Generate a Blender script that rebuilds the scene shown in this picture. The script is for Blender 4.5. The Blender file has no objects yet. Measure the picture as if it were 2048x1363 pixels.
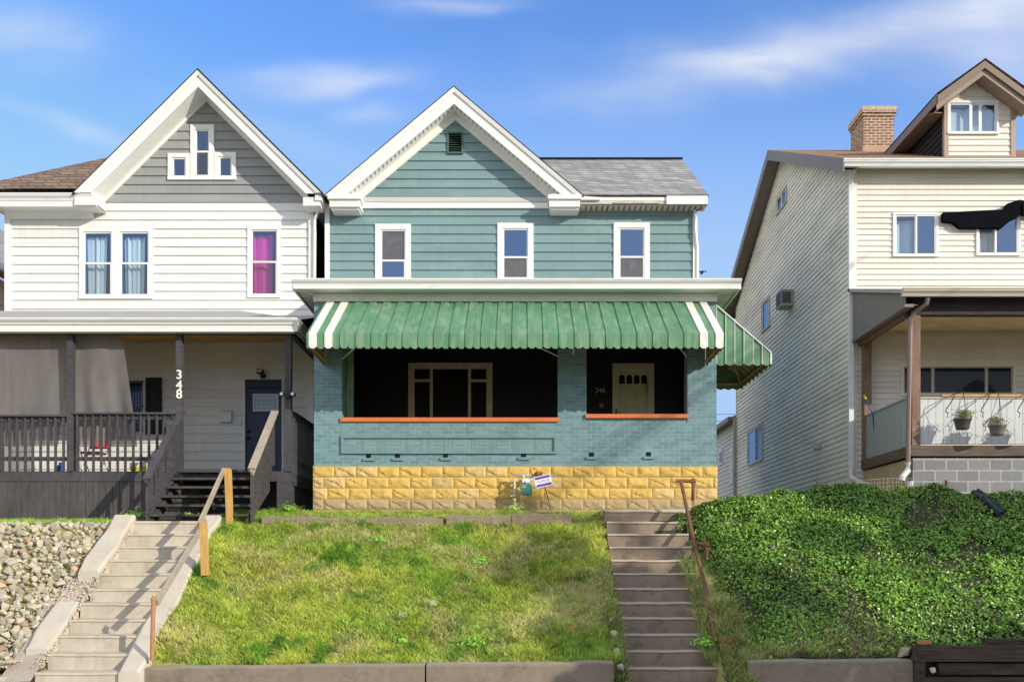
import bpy, math, random
import numpy as np
from mathutils import Vector
random.seed(7); rng = np.random.default_rng(7)
C = bpy.context.scene.collection
F, VX, VY, CZ = 1700.0, 1045.0, 1125.0, 2.4
def PX(px, D): return (px-VX)*D/F
def PZ(py, D): return CZ+(VY-py)*D/F
def P(px, py, D): return (PX(px, D), D, PZ(py, D))
SUN = Vector((1.33, -1.0, 0.60)).normalized()

# ------------------------------------------------------------------ noise
def _hash(ix, iy, s=0):
    n = (ix*374761393+iy*668265263+s*974711) & 0xffffffff
    n = ((n ^ (n >> 13))*1274126177) & 0xffffffff
    return ((n ^ (n >> 16)) & 0xffff)/65535.0
def vnoise(x, y, s=0):
    x = np.asarray(x, float); y = np.asarray(y, float)
    ix = np.floor(x).astype(np.int64); iy = np.floor(y).astype(np.int64)
    fx = x-ix; fy = y-iy; fx = fx*fx*(3-2*fx); fy = fy*fy*(3-2*fy)
    a = _hash(ix, iy, s); b = _hash(ix+1, iy, s); c = _hash(ix, iy+1, s); d = _hash(ix+1, iy+1, s)
    return (a*(1-fx)+b*fx)*(1-fy)+(c*(1-fx)+d*fx)*fy
def fbm(x, y, s=0, o=4):
    v = 0; a = .5
    for i in range(o):
        v = v+a*vnoise(np.asarray(x)*2**i, np.asarray(y)*2**i, s+i*17); a *= .5
    return v/(1-.5**o)

# ------------------------------------------------------------------ materials
def newmat(name):
    m = bpy.data.materials.new(name); m.use_nodes = True
    nt = m.node_tree; b = nt.nodes['Principled BSDF']; return m, nt, b
def N(nt, t, **k):
    n = nt.nodes.new(t)
    for a, v in k.items():
        if a.startswith('i_'): n.inputs[a[2:].replace('_', ' ')].default_value = v
        else: setattr(n, a, v)
    return n
def L(nt, a, b): nt.links.new(a, b)
def col4(c, k=1.0): return (min(1, c[0]*k), min(1, c[1]*k), min(1, c[2]*k), 1)
def coords(nt, scale=(1, 1, 1), rot=(0, 0, 0)):
    tc = N(nt, 'ShaderNodeTexCoord'); mp = N(nt, 'ShaderNodeMapping')
    mp.inputs['Scale'].default_value = scale; mp.inputs['Rotation'].default_value = rot
    L(nt, tc.outputs['Object'], mp.inputs['Vector']); return mp.outputs['Vector']
def mixc(nt, fac, a, b, mode='MIX'):
    m = N(nt, 'ShaderNodeMix', data_type='RGBA', blend_type=mode)
    for s, v in ((m.inputs['Factor'], fac), (m.inputs['A'], a), (m.inputs['B'], b)):
        if hasattr(v, 'is_linked') or hasattr(v, 'links'): L(nt, v, s)
        else: s.default_value = v
    return m.outputs['Result']
def ramp(nt, src, stops):
    r = N(nt, 'ShaderNodeValToRGB'); L(nt, src, r.inputs['Fac'])
    e = r.color_ramp.elements
    while len(e) < len(stops): e.new(.5)
    for i, (p, c) in enumerate(stops):
        e[i].position = p; e[i].color = c if len(c) == 4 else (*c, 1)
    return r.outputs['Color']
def noise(nt, vec, scale, detail=5, rough=.6, dist=0):
    n = N(nt, 'ShaderNodeTexNoise'); L(nt, vec, n.inputs['Vector'])
    n.inputs['Scale'].default_value = scale; n.inputs['Detail'].default_value = detail
    n.inputs['Roughness'].default_value = rough; n.inputs['Distortion'].default_value = dist
    return n.outputs['Fac']
def bump(nt, b, h, dist=.01, strength=.6):
    bp = N(nt, 'ShaderNodeBump'); bp.inputs['Distance'].default_value = dist
    bp.inputs['Strength'].default_value = strength
    L(nt, h, bp.inputs['Height']); L(nt, bp.outputs['Normal'], b.inputs['Normal'])
def mat(name, c, rough=.6, var=.12, scale=3, stretch=(1, 1, 1), stain=None, stain_amt=.3, stain_scale=2,
        stain_stretch=(1, 1, 1), bmp=0, bscale=60, metal=0, spec=.4, stain_lo=.5, course=0, zoff=0):
    m, nt, b = newmat(name)
    v = coords(nt, stretch)
    f = noise(nt, v, scale)
    base = ramp(nt, f, [(.25, col4(c, 1-var)), (.75, col4(c, 1+var))])
    if stain:
        v2 = coords(nt, stain_stretch)
        s = noise(nt, v2, stain_scale, 7, .7)
        sf = ramp(nt, s, [(stain_lo, (0, 0, 0)), (min(.99, stain_lo+.22), (stain_amt,)*3)])
        base = mixc(nt, sf, base, col4(stain))
    if course:   # each board has taken the weather a little differently; faint runs below the laps
        tc = N(nt, 'ShaderNodeTexCoord'); sp = N(nt, 'ShaderNodeSeparateXYZ'); L(nt, tc.outputs['Object'], sp.inputs[0])
        def mm(op, x, y): n = N(nt, 'ShaderNodeMath', operation=op); L(nt, x, n.inputs[0]); n.inputs[1].default_value = y; return n.outputs[0]
        fz = mm('FLOOR', mm('DIVIDE', mm('ADD', sp.outputs[2], zoff), course), 0)
        ad = N(nt, 'ShaderNodeMath', operation='ADD'); L(nt, sp.outputs[0], ad.inputs[0]); L(nt, sp.outputs[1], ad.inputs[1])
        a2 = N(nt, 'ShaderNodeMath', operation='MULTIPLY_ADD'); L(nt, fz, a2.inputs[0]); a2.inputs[1].default_value = 1.37; L(nt, ad.outputs[0], a2.inputs[2])
        fx = mm('FLOOR', mm('DIVIDE', a2.outputs[0], 3.6), 0)
        cb = N(nt, 'ShaderNodeCombineXYZ'); L(nt, fx, cb.inputs[0]); L(nt, fz, cb.inputs[1])
        wn = N(nt, 'ShaderNodeTexWhiteNoise', noise_dimensions='2D'); L(nt, cb.outputs[0], wn.inputs['Vector'])
        base = mixc(nt, 1.0, base, ramp(nt, wn.outputs['Value'], [(0, (.935,)*3), (1, (1.04,)*3)]), 'MULTIPLY')
        v3 = coords(nt, (5, 5, .35)); base = mixc(nt, 1.0, base, ramp(nt, noise(nt, v3, 2.2, 6, .7), [(.35, (.94, .935, .92)), (.6, (1, 1, 1))]), 'MULTIPLY')
        bump(nt, b, noise(nt, coords(nt, (.7, .7, 4)), 2.5, 3, .5), .012, .35)
    L(nt, base, b.inputs['Base Color'])
    b.inputs['Roughness'].default_value = rough; b.inputs['Metallic'].default_value = metal
    b.inputs['Specular IOR Level'].default_value = spec
    if bmp: bump(nt, b, noise(nt, v, bscale, 6, .7), bmp)
    return m
def brickmat(name, c1, c2, mortar, bw, rh, ms, shift=(0, 0), bumpd=.004, stain=None, rough=.7, var=.1, z0=0, squash=1.0, offs=.5, stain_amt=.4, bias=0, inv=False, nscale=8):
    m, nt, b = newmat(name)
    tc = N(nt, 'ShaderNodeTexCoord'); sp = N(nt, 'ShaderNodeSeparateXYZ'); L(nt, tc.outputs['Object'], sp.inputs[0])
    ad = N(nt, 'ShaderNodeMath', operation='ADD'); L(nt, sp.outputs[0], ad.inputs[0]); L(nt, sp.outputs[1], ad.inputs[1])
    ad2 = N(nt, 'ShaderNodeMath', operation='ADD'); L(nt, ad.outputs[0], ad2.inputs[0]); ad2.inputs[1].default_value = 40+shift[0]
    az = N(nt, 'ShaderNodeMath', operation='ADD'); L(nt, sp.outputs[2], az.inputs[0]); az.inputs[1].default_value = 20+shift[1]
    cb = N(nt, 'ShaderNodeCombineXYZ'); L(nt, ad2.outputs[0], cb.inputs[0]); L(nt, az.outputs[0], cb.inputs[1])
    br = N(nt, 'ShaderNodeTexBrick', offset=offs); L(nt, cb.outputs[0], br.inputs['Vector'])
    br.inputs['Scale'].default_value = 1; br.inputs['Brick Width'].default_value = bw; br.inputs['Row Height'].default_value = rh
    br.inputs['Mortar Size'].default_value = ms; br.inputs['Mortar Smooth'].default_value = .3; br.inputs['Bias'].default_value = bias
    br.inputs['Color1'].default_value = col4(c1); br.inputs['Color2'].default_value = col4(c2); br.inputs['Mortar'].default_value = col4(mortar)
    f = noise(nt, tc.outputs['Object'], nscale, 6, .65)
    cc = mixc(nt, 1.0, br.outputs['Color'], ramp(nt, f, [(.25, ((1-var),)*3), (.75, ((1+var),)*3)]), 'MULTIPLY')
    if stain:
        s = noise(nt, tc.outputs['Object'], 1.3, 6, .7)
        cc = mixc(nt, ramp(nt, s, [(.5, (0, 0, 0)), (.75, (stain_amt,)*3)]), cc, col4(stain))
    L(nt, cc, b.inputs['Base Color']); b.inputs['Roughness'].default_value = rough
    b.inputs['Specular IOR Level'].default_value = .25
    hh = N(nt, 'ShaderNodeMath', operation='MULTIPLY_ADD'); L(nt, br.outputs['Fac'], hh.inputs[0]); hh.inputs[1].default_value = -1
    L(nt, f, hh.inputs[2]); bump(nt, b, hh.outputs[0], bumpd, .8)
    return m
def glassmat(name, tint=(.55, .7, 1), refl=.4, trans=0.0, base=(.01, .015, .03), rough=.03, wav=.0015):
    m, nt, b = newmat(name)
    out = nt.nodes['Material Output']
    b.inputs['Base Color'].default_value = col4(base); b.inputs['Roughness'].default_value = .2
    g = N(nt, 'ShaderNodeBsdfGlossy'); g.inputs['Color'].default_value = col4(tint); g.inputs['Roughness'].default_value = rough
    bp = N(nt, 'ShaderNodeBump'); bp.inputs['Distance'].default_value = wav
    L(nt, noise(nt, coords(nt), 2.5, 2, .4), bp.inputs['Height']); L(nt, bp.outputs[0], g.inputs['Normal'])
    t = N(nt, 'ShaderNodeBsdfTransparent'); t.inputs['Color'].default_value = (.8, .87, .95, 1)
    m1 = N(nt, 'ShaderNodeMixShader'); m1.inputs[0].default_value = trans; L(nt, b.outputs[0], m1.inputs[1]); L(nt, t.outputs[0], m1.inputs[2])
    m2 = N(nt, 'ShaderNodeMixShader'); m2.inputs[0].default_value = refl; L(nt, m1.outputs[0], m2.inputs[1]); L(nt, g.outputs[0], m2.inputs[2])
    L(nt, m2.outputs[0], out.inputs['Surface']); return m
def attrmat(name, rough=.6, spec=.3, transl=0.0):
    m, nt, b = newmat(name)
    a = N(nt, 'ShaderNodeAttribute', attribute_name='Col')
    L(nt, a.outputs['Color'], b.inputs['Base Color']); b.inputs['Roughness'].default_value = rough
    b.inputs['Specular IOR Level'].default_value = spec
    if transl:
        t = N(nt, 'ShaderNodeBsdfTranslucent'); L(nt, a.outputs['Color'], t.inputs['Color'])
        mx = N(nt, 'ShaderNodeMixShader'); mx.inputs[0].default_value = transl
        L(nt, b.outputs[0], mx.inputs[1]); L(nt, t.outputs[0], mx.inputs[2]); L(nt, mx.outputs[0], nt.nodes['Material Output'].inputs['Surface'])
    return m
def streakwood(name, c, dark, rough=.8, along=(1, 1, 14), sc=3, amt=.7, bmp=.003):
    m, nt, b = newmat(name); v = coords(nt, along)
    f = noise(nt, v, sc, 8, .7)
    base = ramp(nt, f, [(.3, col4(dark)), (.55, col4(c)), (.8, col4(c, 1.25))])
    v2 = coords(nt); base = mixc(nt, 1.0, base, ramp(nt, noise(nt, v2, 1.7, 4), [(.3, (1-.3*amt,)*3), (.7, (1+.15*amt,)*3)]), 'MULTIPLY')
    L(nt, base, b.inputs['Base Color']); b.inputs['Roughness'].default_value = rough; b.inputs['Specular IOR Level'].default_value = .2
    bump(nt, b, f, bmp); return m
M = {}
M['white'] = mat('white_siding_paint', (.76, .765, .755), .55, .03, .8, stain=(.55, .53, .48), stain_amt=.35, stain_stretch=(.6, 1, 3), stain_scale=2.5, stain_lo=.56, course=.1935, zoff=20*.1935+3.2-4.05)
M['trim'] = mat('white_trim_paint', (.80, .795, .77), .45, .04, 1.5, stain=(.5, .46, .38), stain_amt=.4, stain_scale=3, stain_lo=.57)
M['gutter'] = mat('white_gutter_metal', (.74, .74, .73), .35, .05, 2, stretch=(.3, 1, 4), stain=(.32, .29, .25), stain_amt=.45, stain_scale=2, stain_stretch=(.8, 1, 6), stain_lo=.55, spec=.5)
M['grey'] = mat('grey_siding_paint', (.30, .31, .315), .6, .05, 1, stain=(.36, .38, .40), stain_amt=.25, stain_scale=1.6, course=.1935, zoff=20*.1935+3.2-10.235)
M['teal'] = mat('teal_siding_paint', (.190, .296, .315), .5, .07, .9, stretch=(.5, 1, 1.5), stain=(.33, .46, .42), stain_amt=.42, stain_scale=1.8, stain_stretch=(.7, 1, 1.5), stain_lo=.52, course=.1959, zoff=.08)
M['cream'] = mat('cream_siding_vinyl', (.74, .71, .655), .5, .03, 1.2, stain=(.60, .55, .47), stain_amt=.3, stain_scale=2, course=.1197, zoff=10*.1197-.2)
M['sidecream'] = mat('weathered_cream_siding', (.82, .78, .68), .6, .06, .7, stain=(.50, .48, .43), stain_amt=.55, stain_scale=.9, stain_stretch=(1, .6, 1.6), stain_lo=.46, course=.1175, zoff=0)
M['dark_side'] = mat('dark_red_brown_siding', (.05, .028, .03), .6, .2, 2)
M['pinksiding'] = mat('pinkish_tan_siding', (.62, .42, .30), .6, .08, 2)
M['dark'] = mat('dark_interior', (.004, .004, .006), .9, .1, 2)
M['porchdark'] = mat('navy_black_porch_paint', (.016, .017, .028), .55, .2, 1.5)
M['tan'] = mat('tan_window_paint', (.78, .70, .52), .55, .08, 4, stain=(.2, .17, .1), stain_amt=.4, stain_scale=5)
M['doorgreen'] = mat('olive_door_paint', (.70, .70, .44), .5, .10, 3, stretch=(3, 1, .6), stain=(.10, .2, .15), stain_amt=.45, stain_scale=3)
M['orange'] = mat('orange_sill_paint', (.68, .175, .05), .55, .07, 3, stain=(.5, .1, .03), stain_amt=.3)
M['brick'] = brickmat('teal_painted_brick', (.132, .228, .258), (.184, .296, .328), (.28, .43, .46), .2075, .0708, .0055, bumpd=.006, stain=(.24, .37, .35), var=.16, rough=.5, stain_amt=.35)
M['brickflat'] = mat('teal_painted_brick_relief', (.155, .265, .275), .5, .12, 9, bmp=.003, stain=(.24, .37, .35), stain_amt=.4)
M['black'] = mat('black_metal', (.012, .012, .014), .4, .2, 4)
M['awngreen'] = mat('green_awning_enamel', (.098, .240, .130), .55, .16, 1.6, stretch=(2.5, 1, .5), stain=(.28, .38, .25), stain_amt=.7, stain_scale=2.2, stain_stretch=(3.0, 1, .7), stain_lo=.47, spec=.45, bmp=.003, bscale=7)
M['awnwhite'] = mat('white_awning_enamel', (.78, .77, .72), .45, .05, 2, stain=(.38, .31, .22), stain_amt=.6, stain_scale=4, stain_stretch=(4, 1, 1), stain_lo=.5)
M['awntan'] = mat('tan_awning_underside', (.42, .31, .16), .6, .12, 3, stain=(.2, .13, .06), stain_amt=.4)
M['shing_grey'] = brickmat('grey_shingles', (.24, .235, .235), (.40, .385, .375), (.15, .145, .15), .32, .135, .012, bumpd=.01, rough=.9, var=.28, offs=.37, nscale=30)
M['shing_brown'] = brickmat('brown_shingles', (.17, .115, .085), (.28, .195, .145), (.08, .055, .045), .34, .145, .014, bumpd=.012, rough=.9, var=.25, offs=.37, nscale=30)
M['shing_black'] = mat('dark_shingle_edge', (.02, .021, .026), .9, .3, 20)
M['shing_rust'] = brickmat('rusty_brown_shingles', (.28, .16, .095), (.36, .22, .13), (.15, .08, .05), .32, .12, .014, bumpd=.012, rough=.9, var=.25, nscale=30)
M['porchroof'] = mat('grey_porch_roofing', (.36, .35, .345), .85, .14, 3, stain=(.2, .19, .18), stain_amt=.5, stain_scale=3, bmp=.004)
M['dkpaint'] = streakwood('grey_navy_porch_paint', (.078, .073, .082), (.045, .043, .052), .6, (1.5, 1.5, 12))
M['dkpaint_h'] = streakwood('grey_navy_rail_paint', (.082, .076, .084), (.05, .046, .054), .6, (10, 10, 1.5))
M['navy'] = mat('navy_door_paint', (.018, .034, .085), .4, .08, 2)
M['skirt'] = streakwood('weathered_skirt_boards', (.095, .085, .088), (.05, .045, .05), .85, (9, 1, .7), 4)
M['stepwood'] = streakwood('weathered_step_wood', (.085, .078, .078), (.04, .037, .04), .85, (1, 6, 6), 4)
M['woodceil'] = streakwood('orange_wood_ceiling', (.85, .46, .15), (.6, .29, .08), .5, (.7, 12, 1), 3)
M['yellowceil'] = streakwood('yellow_beadboard_ceiling', (.92, .70, .36), (.75, .53, .24), .5, (14, .6, 1), 3)
M['newwood'] = streakwood('new_treated_pine', (.62, .38, .14), (.46, .25, .08), .7, (12, 12, .8), 4)
M['greywood'] = streakwood('silvered_wood_rail', (.42, .36, .29), (.24, .20, .16), .85, (3, 14, 14), 3)
M['browntrim'] = mat('brown_trim_metal', (.20, .15, .125), .45, .1, 2, stain=(.12, .09, .07), stain_amt=.4)
M['tanmetal'] = mat('tan_gutter_metal', (.48, .42, .35), .4, .06, 2, stretch=(.3, 1, 5))
M['postbrown'] = streakwood('brown_stained_post', (.26, .165, .12), (.15, .09, .065), .7, (8, 8, .8), 4)
M['beamdark'] = streakwood('dark_porch_beam', (.06, .05, .055), (.03, .026, .03), .8, (1, 6, 6), 3)
M['rimwood'] = streakwood('brown_rim_joist', (.15, .115, .095), (.08, .06, .05), .85, (1, 1, 9), 3)
M['railpanel'] = mat('pale_grey_rail_boards', (.56, .57, .58), .6, .06, 2, stretch=(3, 1, .5), stain=(.35, .36, .38), stain_amt=.3)
M['sidepanel'] = mat('blue_grey_side_boards', (.30, .35, .35), .6, .08, 2, stretch=(1, 3, .5), stain=(.22, .27, .27), stain_amt=.4)
M['cinder'] = brickmat('grey_concrete_block', (.20, .20, .205), (.27, .265, .265), (.50, .50, .51), .406, .203, .010, bumpd=.004, rough=.95, var=.12, nscale=14)
M['parge'] = mat('tan_parged_wall', (.42, .34, .22), .9, .15, 2, bmp=.004)
M['chimbrick'] = brickmat('brown_chimney_brick', (.30, .165, .11), (.20, .11, .08), (.60, .49, .38), .215, .072, .013, bumpd=.01, rough=.9, var=.2)
M['chimcap'] = mat('mortar_cap', (.50, .40, .29), .9, .15, 8, bmp=.01)
M['yblock'] = mat('yellow_rock_face_block', (.64, .43, .12), .75, .13, 6, stain=(.40, .26, .085), stain_amt=.45, stain_scale=7, bmp=.006, bscale=18, stain_lo=.5)
M['yblock_dirty'] = mat('faded_rock_face_block', (.43, .32, .17), .85, .15, 6, stain=(.30, .25, .19), stain_amt=.6, stain_scale=5, bmp=.006, bscale=18)
M['ymortar'] = mat('yellow_painted_joint', (.50, .33, .11), .8, .15, 5)
M['concrete'] = mat('pale_concrete', (.50, .445, .36), .9, .11, 2.5, stain=(.30, .24, .16), stain_amt=.5, stain_scale=3.2, bmp=.004, bscale=35)
M['concrete_white'] = mat('whitish_concrete_kerb', (.52, .47, .39), .9, .10, 3, stain=(.55, .42, .25), stain_amt=.45, stain_scale=2.2, bmp=.006, bscale=25)
M['concrete_brown'] = mat('brown_weathered_concrete', (.27, .205, .15), .9, .16, 3, stain=(.10, .085, .065), stain_amt=.75, stain_scale=4, bmp=.012, bscale=40)
M['concrete_lip'] = mat('worn_step_lip', (.46, .39, .31), .9, .15, 6, bmp=.003)
M['concrete_wall'] = mat('stained_retaining_concrete', (.23, .185, .14), .9, .18, 2, stain=(.09, .072, .06), stain_amt=.7, stain_scale=2.1, bmp=.008, bscale=30)
M['concrete_top'] = mat('mossy_wall_top', (.34, .29, .22), .95, .2, 7, stain=(.2, .19, .1), stain_amt=.5, bmp=.008, bscale=30)
M['asphalt'] = mat('asphalt', (.05, .05, .052), .95, .2, 8, bmp=.003)
M['sidewalkm'] = mat('sidewalk_concrete', (.34, .32, .29), .9, .1, 3, bmp=.003)
M['gravelbed'] = mat('pale_gravel_bed', (.42, .36, .29), .95, .3, 60, stain=(.3, .24, .17), stain_amt=.6, bmp=.02, bscale=60)
M['acgrey'] = mat('grey_ac_metal', (.30, .28, .26), .5, .1, 4)
M['yblock_pale'] = mat('worn_yellow_block', (.66, .47, .19), .8, .18, 7, stain=(.42, .30, .15), stain_amt=.7, stain_scale=6, bmp=.01, bscale=18, stain_lo=.45)
M['soil'] = mat('lawn_soil', (.30, .28, .09), .95, .3, 3.5, stain=(.22, .17, .09), stain_amt=.8, stain_scale=2.2, bmp=.02, bscale=14)
M['ivysoil'] = mat('dark_ivy_soil', (.05, .055, .025), .95, .4, 6, stain=(.10, .075, .045), stain_amt=.6, bmp=.03, bscale=9)
M['rust'] = mat('rusty_pipe', (.17, .075, .045), .75, .3, 14, stain=(.30, .17, .11), stain_amt=.6, stain_scale=10, bmp=.002)
M['rust_tan'] = mat('rusty_tan_pipe', (.38, .20, .09), .75, .2, 12, stain=(.2, .09, .05), stain_amt=.6, stain_scale=8)
M['timber'] = streakwood('old_dark_timber', (.085, .065, .05), (.018, .014, .012), .95, (.5, 7, 9), 3.5, bmp=.03)
M['meter'] = mat('green_gas_meter', (.14, .40, .28), .4, .1, 5, stain=(.3, .5, .38), stain_amt=.4)
M['chrome'] = mat('galvanised_pipe', (.55, .50, .44), .4, .15, 9, metal=.4)
M['purple'] = mat('purple_print', (.13, .06, .42), .5, .03)
M['signwhite'] = mat('white_sign_board', (.80, .78, .82), .5, .02)
M['ink'] = mat('grey_ink', (.22, .21, .28), .6, .1, 9)
M['numeral'] = mat('cream_numeral_enamel', (.82, .80, .72), .4, .03)
M['brass'] = mat('dull_brass_numeral', (.8, .75, .6), .4, .1, metal=.2)
M['plasticdark'] = mat('dark_grey_plastic', (.085, .075, .075), .5, .08, 4)
M['plasticgrey'] = mat('brown_grey_plastic', (.20, .17, .15), .5, .08, 4)
M['yellow'] = mat('yellow_plastic', (.80, .62, .02), .4, .05)
M['blue'] = mat('blue_plastic', (.02, .07, .42), .4, .05)
M['red'] = mat('red_plastic', (.5, .03, .04), .4, .05)
M['bluehose'] = mat('dark_blue_hose', (.03, .045, .075), .45, .15, 5)
M['wiremesh'] = mat('weathered_wire', (.46, .40, .30), .6, .15, 8)
M['terracotta'] = mat('terracotta', (.45, .20, .10), .85, .15, 8)
M['stone_pale'] = mat('pale_stone', (.48, .43, .36), .9, .2, 8, bmp=.01)
M['lamp'] = mat('frosted_lamp_lens', (.72, .70, .60), .3, .03)
M['white_plastic'] = mat('white_plastic', (.72, .72, .74), .45, .03)
M['curtain'] = mat('white_curtain_cloth', (.78, .86, .83), .9, .06, 5, stretch=(6, 6, .4))
M['pinkcurtain'] = mat('magenta_curtain_cloth', (.85, .03, .38), .9, .12, 5, stretch=(6, 6, .4))
M['bluecurtain'] = mat('blue_curtain_cloth', (.16, .30, .46), .9, .1, 5, stretch=(6, 6, .4))
M['roomblue'] = mat('blue_room_wall', (.03, .13, .34), .9, .1, 2)
M['roompurple'] = mat('purple_room_wall', (.10, .03, .30), .9, .1, 2)
M['glass'] = glassmat('reflecting_window_glass', (.26, .40, .66), .45, wav=.004)
M['glassdark'] = glassmat('dark_window_glass', (.5, .55, .6), .03, base=(.004, .004, .006)); M['glassdark'].node_tree.nodes['Principled BSDF'].inputs['Specular IOR Level'].default_value = .15
M['glassclear'] = glassmat('clear_window_glass', (.55, .7, 1), .20, .93)
M['glassscreen'] = glassmat('screened_window_glass', (.7, .75, .85), .10, .72, base=(.10, .105, .115), rough=.2)
M['doorglass'] = mat('leaded_door_glass', (.34, .50, .66), .35, .18, 22, stretch=(1, 1, 1), spec=.6)
M['screen'] = mat('window_insect_screen', (.105, .105, .125), .75, .15, 5, stain=(.2, .2, .22), stain_amt=.45, stain_scale=6)
M['rock'] = attrmat('limestone_rubble', .9, .2)
M['leaf'] = attrmat('ivy_leaf', .34, .5, .22)
M['blade'] = attrmat('grass_blade', .7, .12, .45)
M['treeleaf'] = attrmat('tree_leaf', .6, .2)
M['bark'] = mat('tree_bark', (.12, .09, .07), .9, .2, 6, bmp=.02)
M['twig'] = mat('dry_vine', (.26, .19, .12), .9, .2, 6)
M['rot'] = mat('peeling_rotten_board', (.62, .54, .47), .8, .12, 5, stretch=(1, 1, 3), stain=(.20, .095, .05), stain_amt=.95, stain_scale=3.5, stain_stretch=(1, 1, 4), stain_lo=.47, bmp=.01, bscale=9)
def screencloth():
    m, nt, b = newmat('sun_screen_mesh_fabric')
    L(nt, ramp(nt, noise(nt, coords(nt, (2, 1, .5)), 2), [(.3, (.15, .135, .135)), (.7, (.22, .20, .19))]), b.inputs['Base Color']); b.inputs['Roughness'].default_value = .8
    t = N(nt, 'ShaderNodeBsdfTransparent'); mx = N(nt, 'ShaderNodeMixShader'); mx.inputs[0].default_value = .25
    L(nt, b.outputs[0], mx.inputs[1]); L(nt, t.outputs[0], mx.inputs[2]); L(nt, mx.outputs[0], nt.nodes['Material Output'].inputs['Surface']); return m
M['sunscreen'] = screencloth()

# ------------------------------------------------------------------ mesh builder
class MB:
    def __init__(s): s.v = []; s.f = []; s.m = []
    def add(s, pts, faces, mi=0):
        o = len(s.v); s.v += [tuple(p) for p in pts]
        for f in faces: s.f.append(tuple(i+o for i in f)); s.m.append(mi)
        return s
    def quad(s, a, b, c, d, mi=0): return s.add([a, b, c, d], [(0, 1, 2, 3)], mi)
    def poly(s, pts, mi=0): return s.add(pts, [tuple(range(len(pts)))], mi)
    def hexa(s, p, mi=0):   # p: 4 bottom, 4 top
        return s.add(p, [(3, 2, 1, 0), (4, 5, 6, 7), (0, 1, 5, 4), (1, 2, 6, 5), (2, 3, 7, 6), (3, 0, 4, 7)], mi)
    def box(s, x0, x1, y0, y1, z0, z1, mi=0):
        return s.hexa([(x0, y0, z0), (x1, y0, z0), (x1, y1, z0), (x0, y1, z0), (x0, y0, z1), (x1, y0, z1), (x1, y1, z1), (x0, y1, z1)], mi)
    def bar(s, a, b, w, h, mi=0, up=(0, 0, 1)):
        a = Vector(a); b = Vector(b); d = (b-a).normalized(); u = Vector(up)
        r = d.cross(u)
        if r.length < 1e-4: r = d.cross(Vector((0, 1, 0)))
        r.normalize(); t = r.cross(d).normalized(); r = r*w/2; t = t*h/2
        return s.hexa([a-r-t, a+r-t, a+r+t, a-r+t, b-r-t, b+r-t, b+r+t, b-r+t], mi)
    def tube(s, pts, r, n=8, mi=0, cap=True):
        pts = [Vector(p) for p in pts]; rr = r if isinstance(r, (list, tuple)) else [r]*len(pts); rings = []
        o = len(s.v)
        for i, p in enumerate(pts):
            d = (pts[min(i+1, len(pts)-1)]-pts[max(i-1, 0)]).normalized()
            a = d.cross(Vector((0, 0, 1)))
            if a.length < .05: a = d.cross(Vector((0, 1, 0)))
            a.normalize(); b = d.cross(a)
            for k in range(n):
                t = 2*math.pi*k/n; s.v.append(tuple(p+(a*math.cos(t)+b*math.sin(t))*rr[i]))
        for i in range(len(pts)-1):
            for k in range(n):
                k2 = (k+1) % n; s.f.append((o+i*n+k, o+i*n+k2, o+(i+1)*n+k2, o+(i+1)*n+k)); s.m.append(mi)
        if cap:
            s.f.append(tuple(o+k for k in range(n))); s.m.append(mi)
            s.f.append(tuple(o+(len(pts)-1)*n+k for k in reversed(range(n)))); s.m.append(mi)
        return s
    def lathe(s, c, prof, n=20, mi=0, axis='z'):
        o = len(s.v)
        for r, z in prof:
            for k in range(n):
                t = 2*math.pi*k/n
                if axis == 'z': s.v.append((c[0]+r*math.cos(t), c[1]+r*math.sin(t), c[2]+z))
                else: s.v.append((c[0]+r*math.cos(t), c[1]-z, c[2]+r*math.sin(t)))
        for i in range(len(prof)-1):
            for k in range(n):
                k2 = (k+1) % n; s.f.append((o+i*n+k, o+i*n+k2, o+(i+1)*n+k2, o+(i+1)*n+k)); s.m.append(mi)
        s.f.append(tuple(o+k for k in reversed(range(n)))); s.m.append(mi)
        s.f.append(tuple(o+(len(prof)-1)*n+k for k in range(n))); s.m.append(mi)
        return s
ORG = {}
def tag(o, label=None, cat=None, group=None, kind=None):
    if label: o['label'] = label
    if cat: o['category'] = cat
    if group: o['group'] = group
    if kind: o['kind'] = kind
    return o
def thing(name, label, cat, loc, group=None):
    o = bpy.data.objects.new(name, None); C.objects.link(o); o.location = loc; o.empty_display_size = .2
    ORG[o] = Vector(loc); return tag(o, label, cat, group)
def obj(name, mb, mats, parent=None, label=None, cat=None, group=None, kind=None, smooth=False):
    if not isinstance(mats, (list, tuple)): mats = [mats]
    v = np.array(mb.v, float)
    if parent is not None: org = ORG[parent]
    else: org = Vector(((v[:, 0].min()+v[:, 0].max())/2, (v[:, 1].min()+v[:, 1].max())/2, v[:, 2].min()))
    me = bpy.data.meshes.new(name); me.from_pydata([tuple(p) for p in (v-np.array(org))], [], mb.f)
    for m in mats: me.materials.append(m)
    me.polygons.foreach_set('material_index', mb.m)
    if smooth: me.polygons.foreach_set('use_smooth', [True]*len(mb.f))
    me.update()
    o = bpy.data.objects.new(name, me); C.objects.link(o)
    if parent is None: o.location = org
    else: o.parent = parent
    ORG[o] = org
    return tag(o, label, cat, group, kind)
def recalc(o):
    import bmesh
    b = bmesh.new(); b.from_mesh(o.data); bmesh.ops.recalc_face_normals(b, faces=b.faces); b.to_mesh(o.data); b.free(); return o
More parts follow.
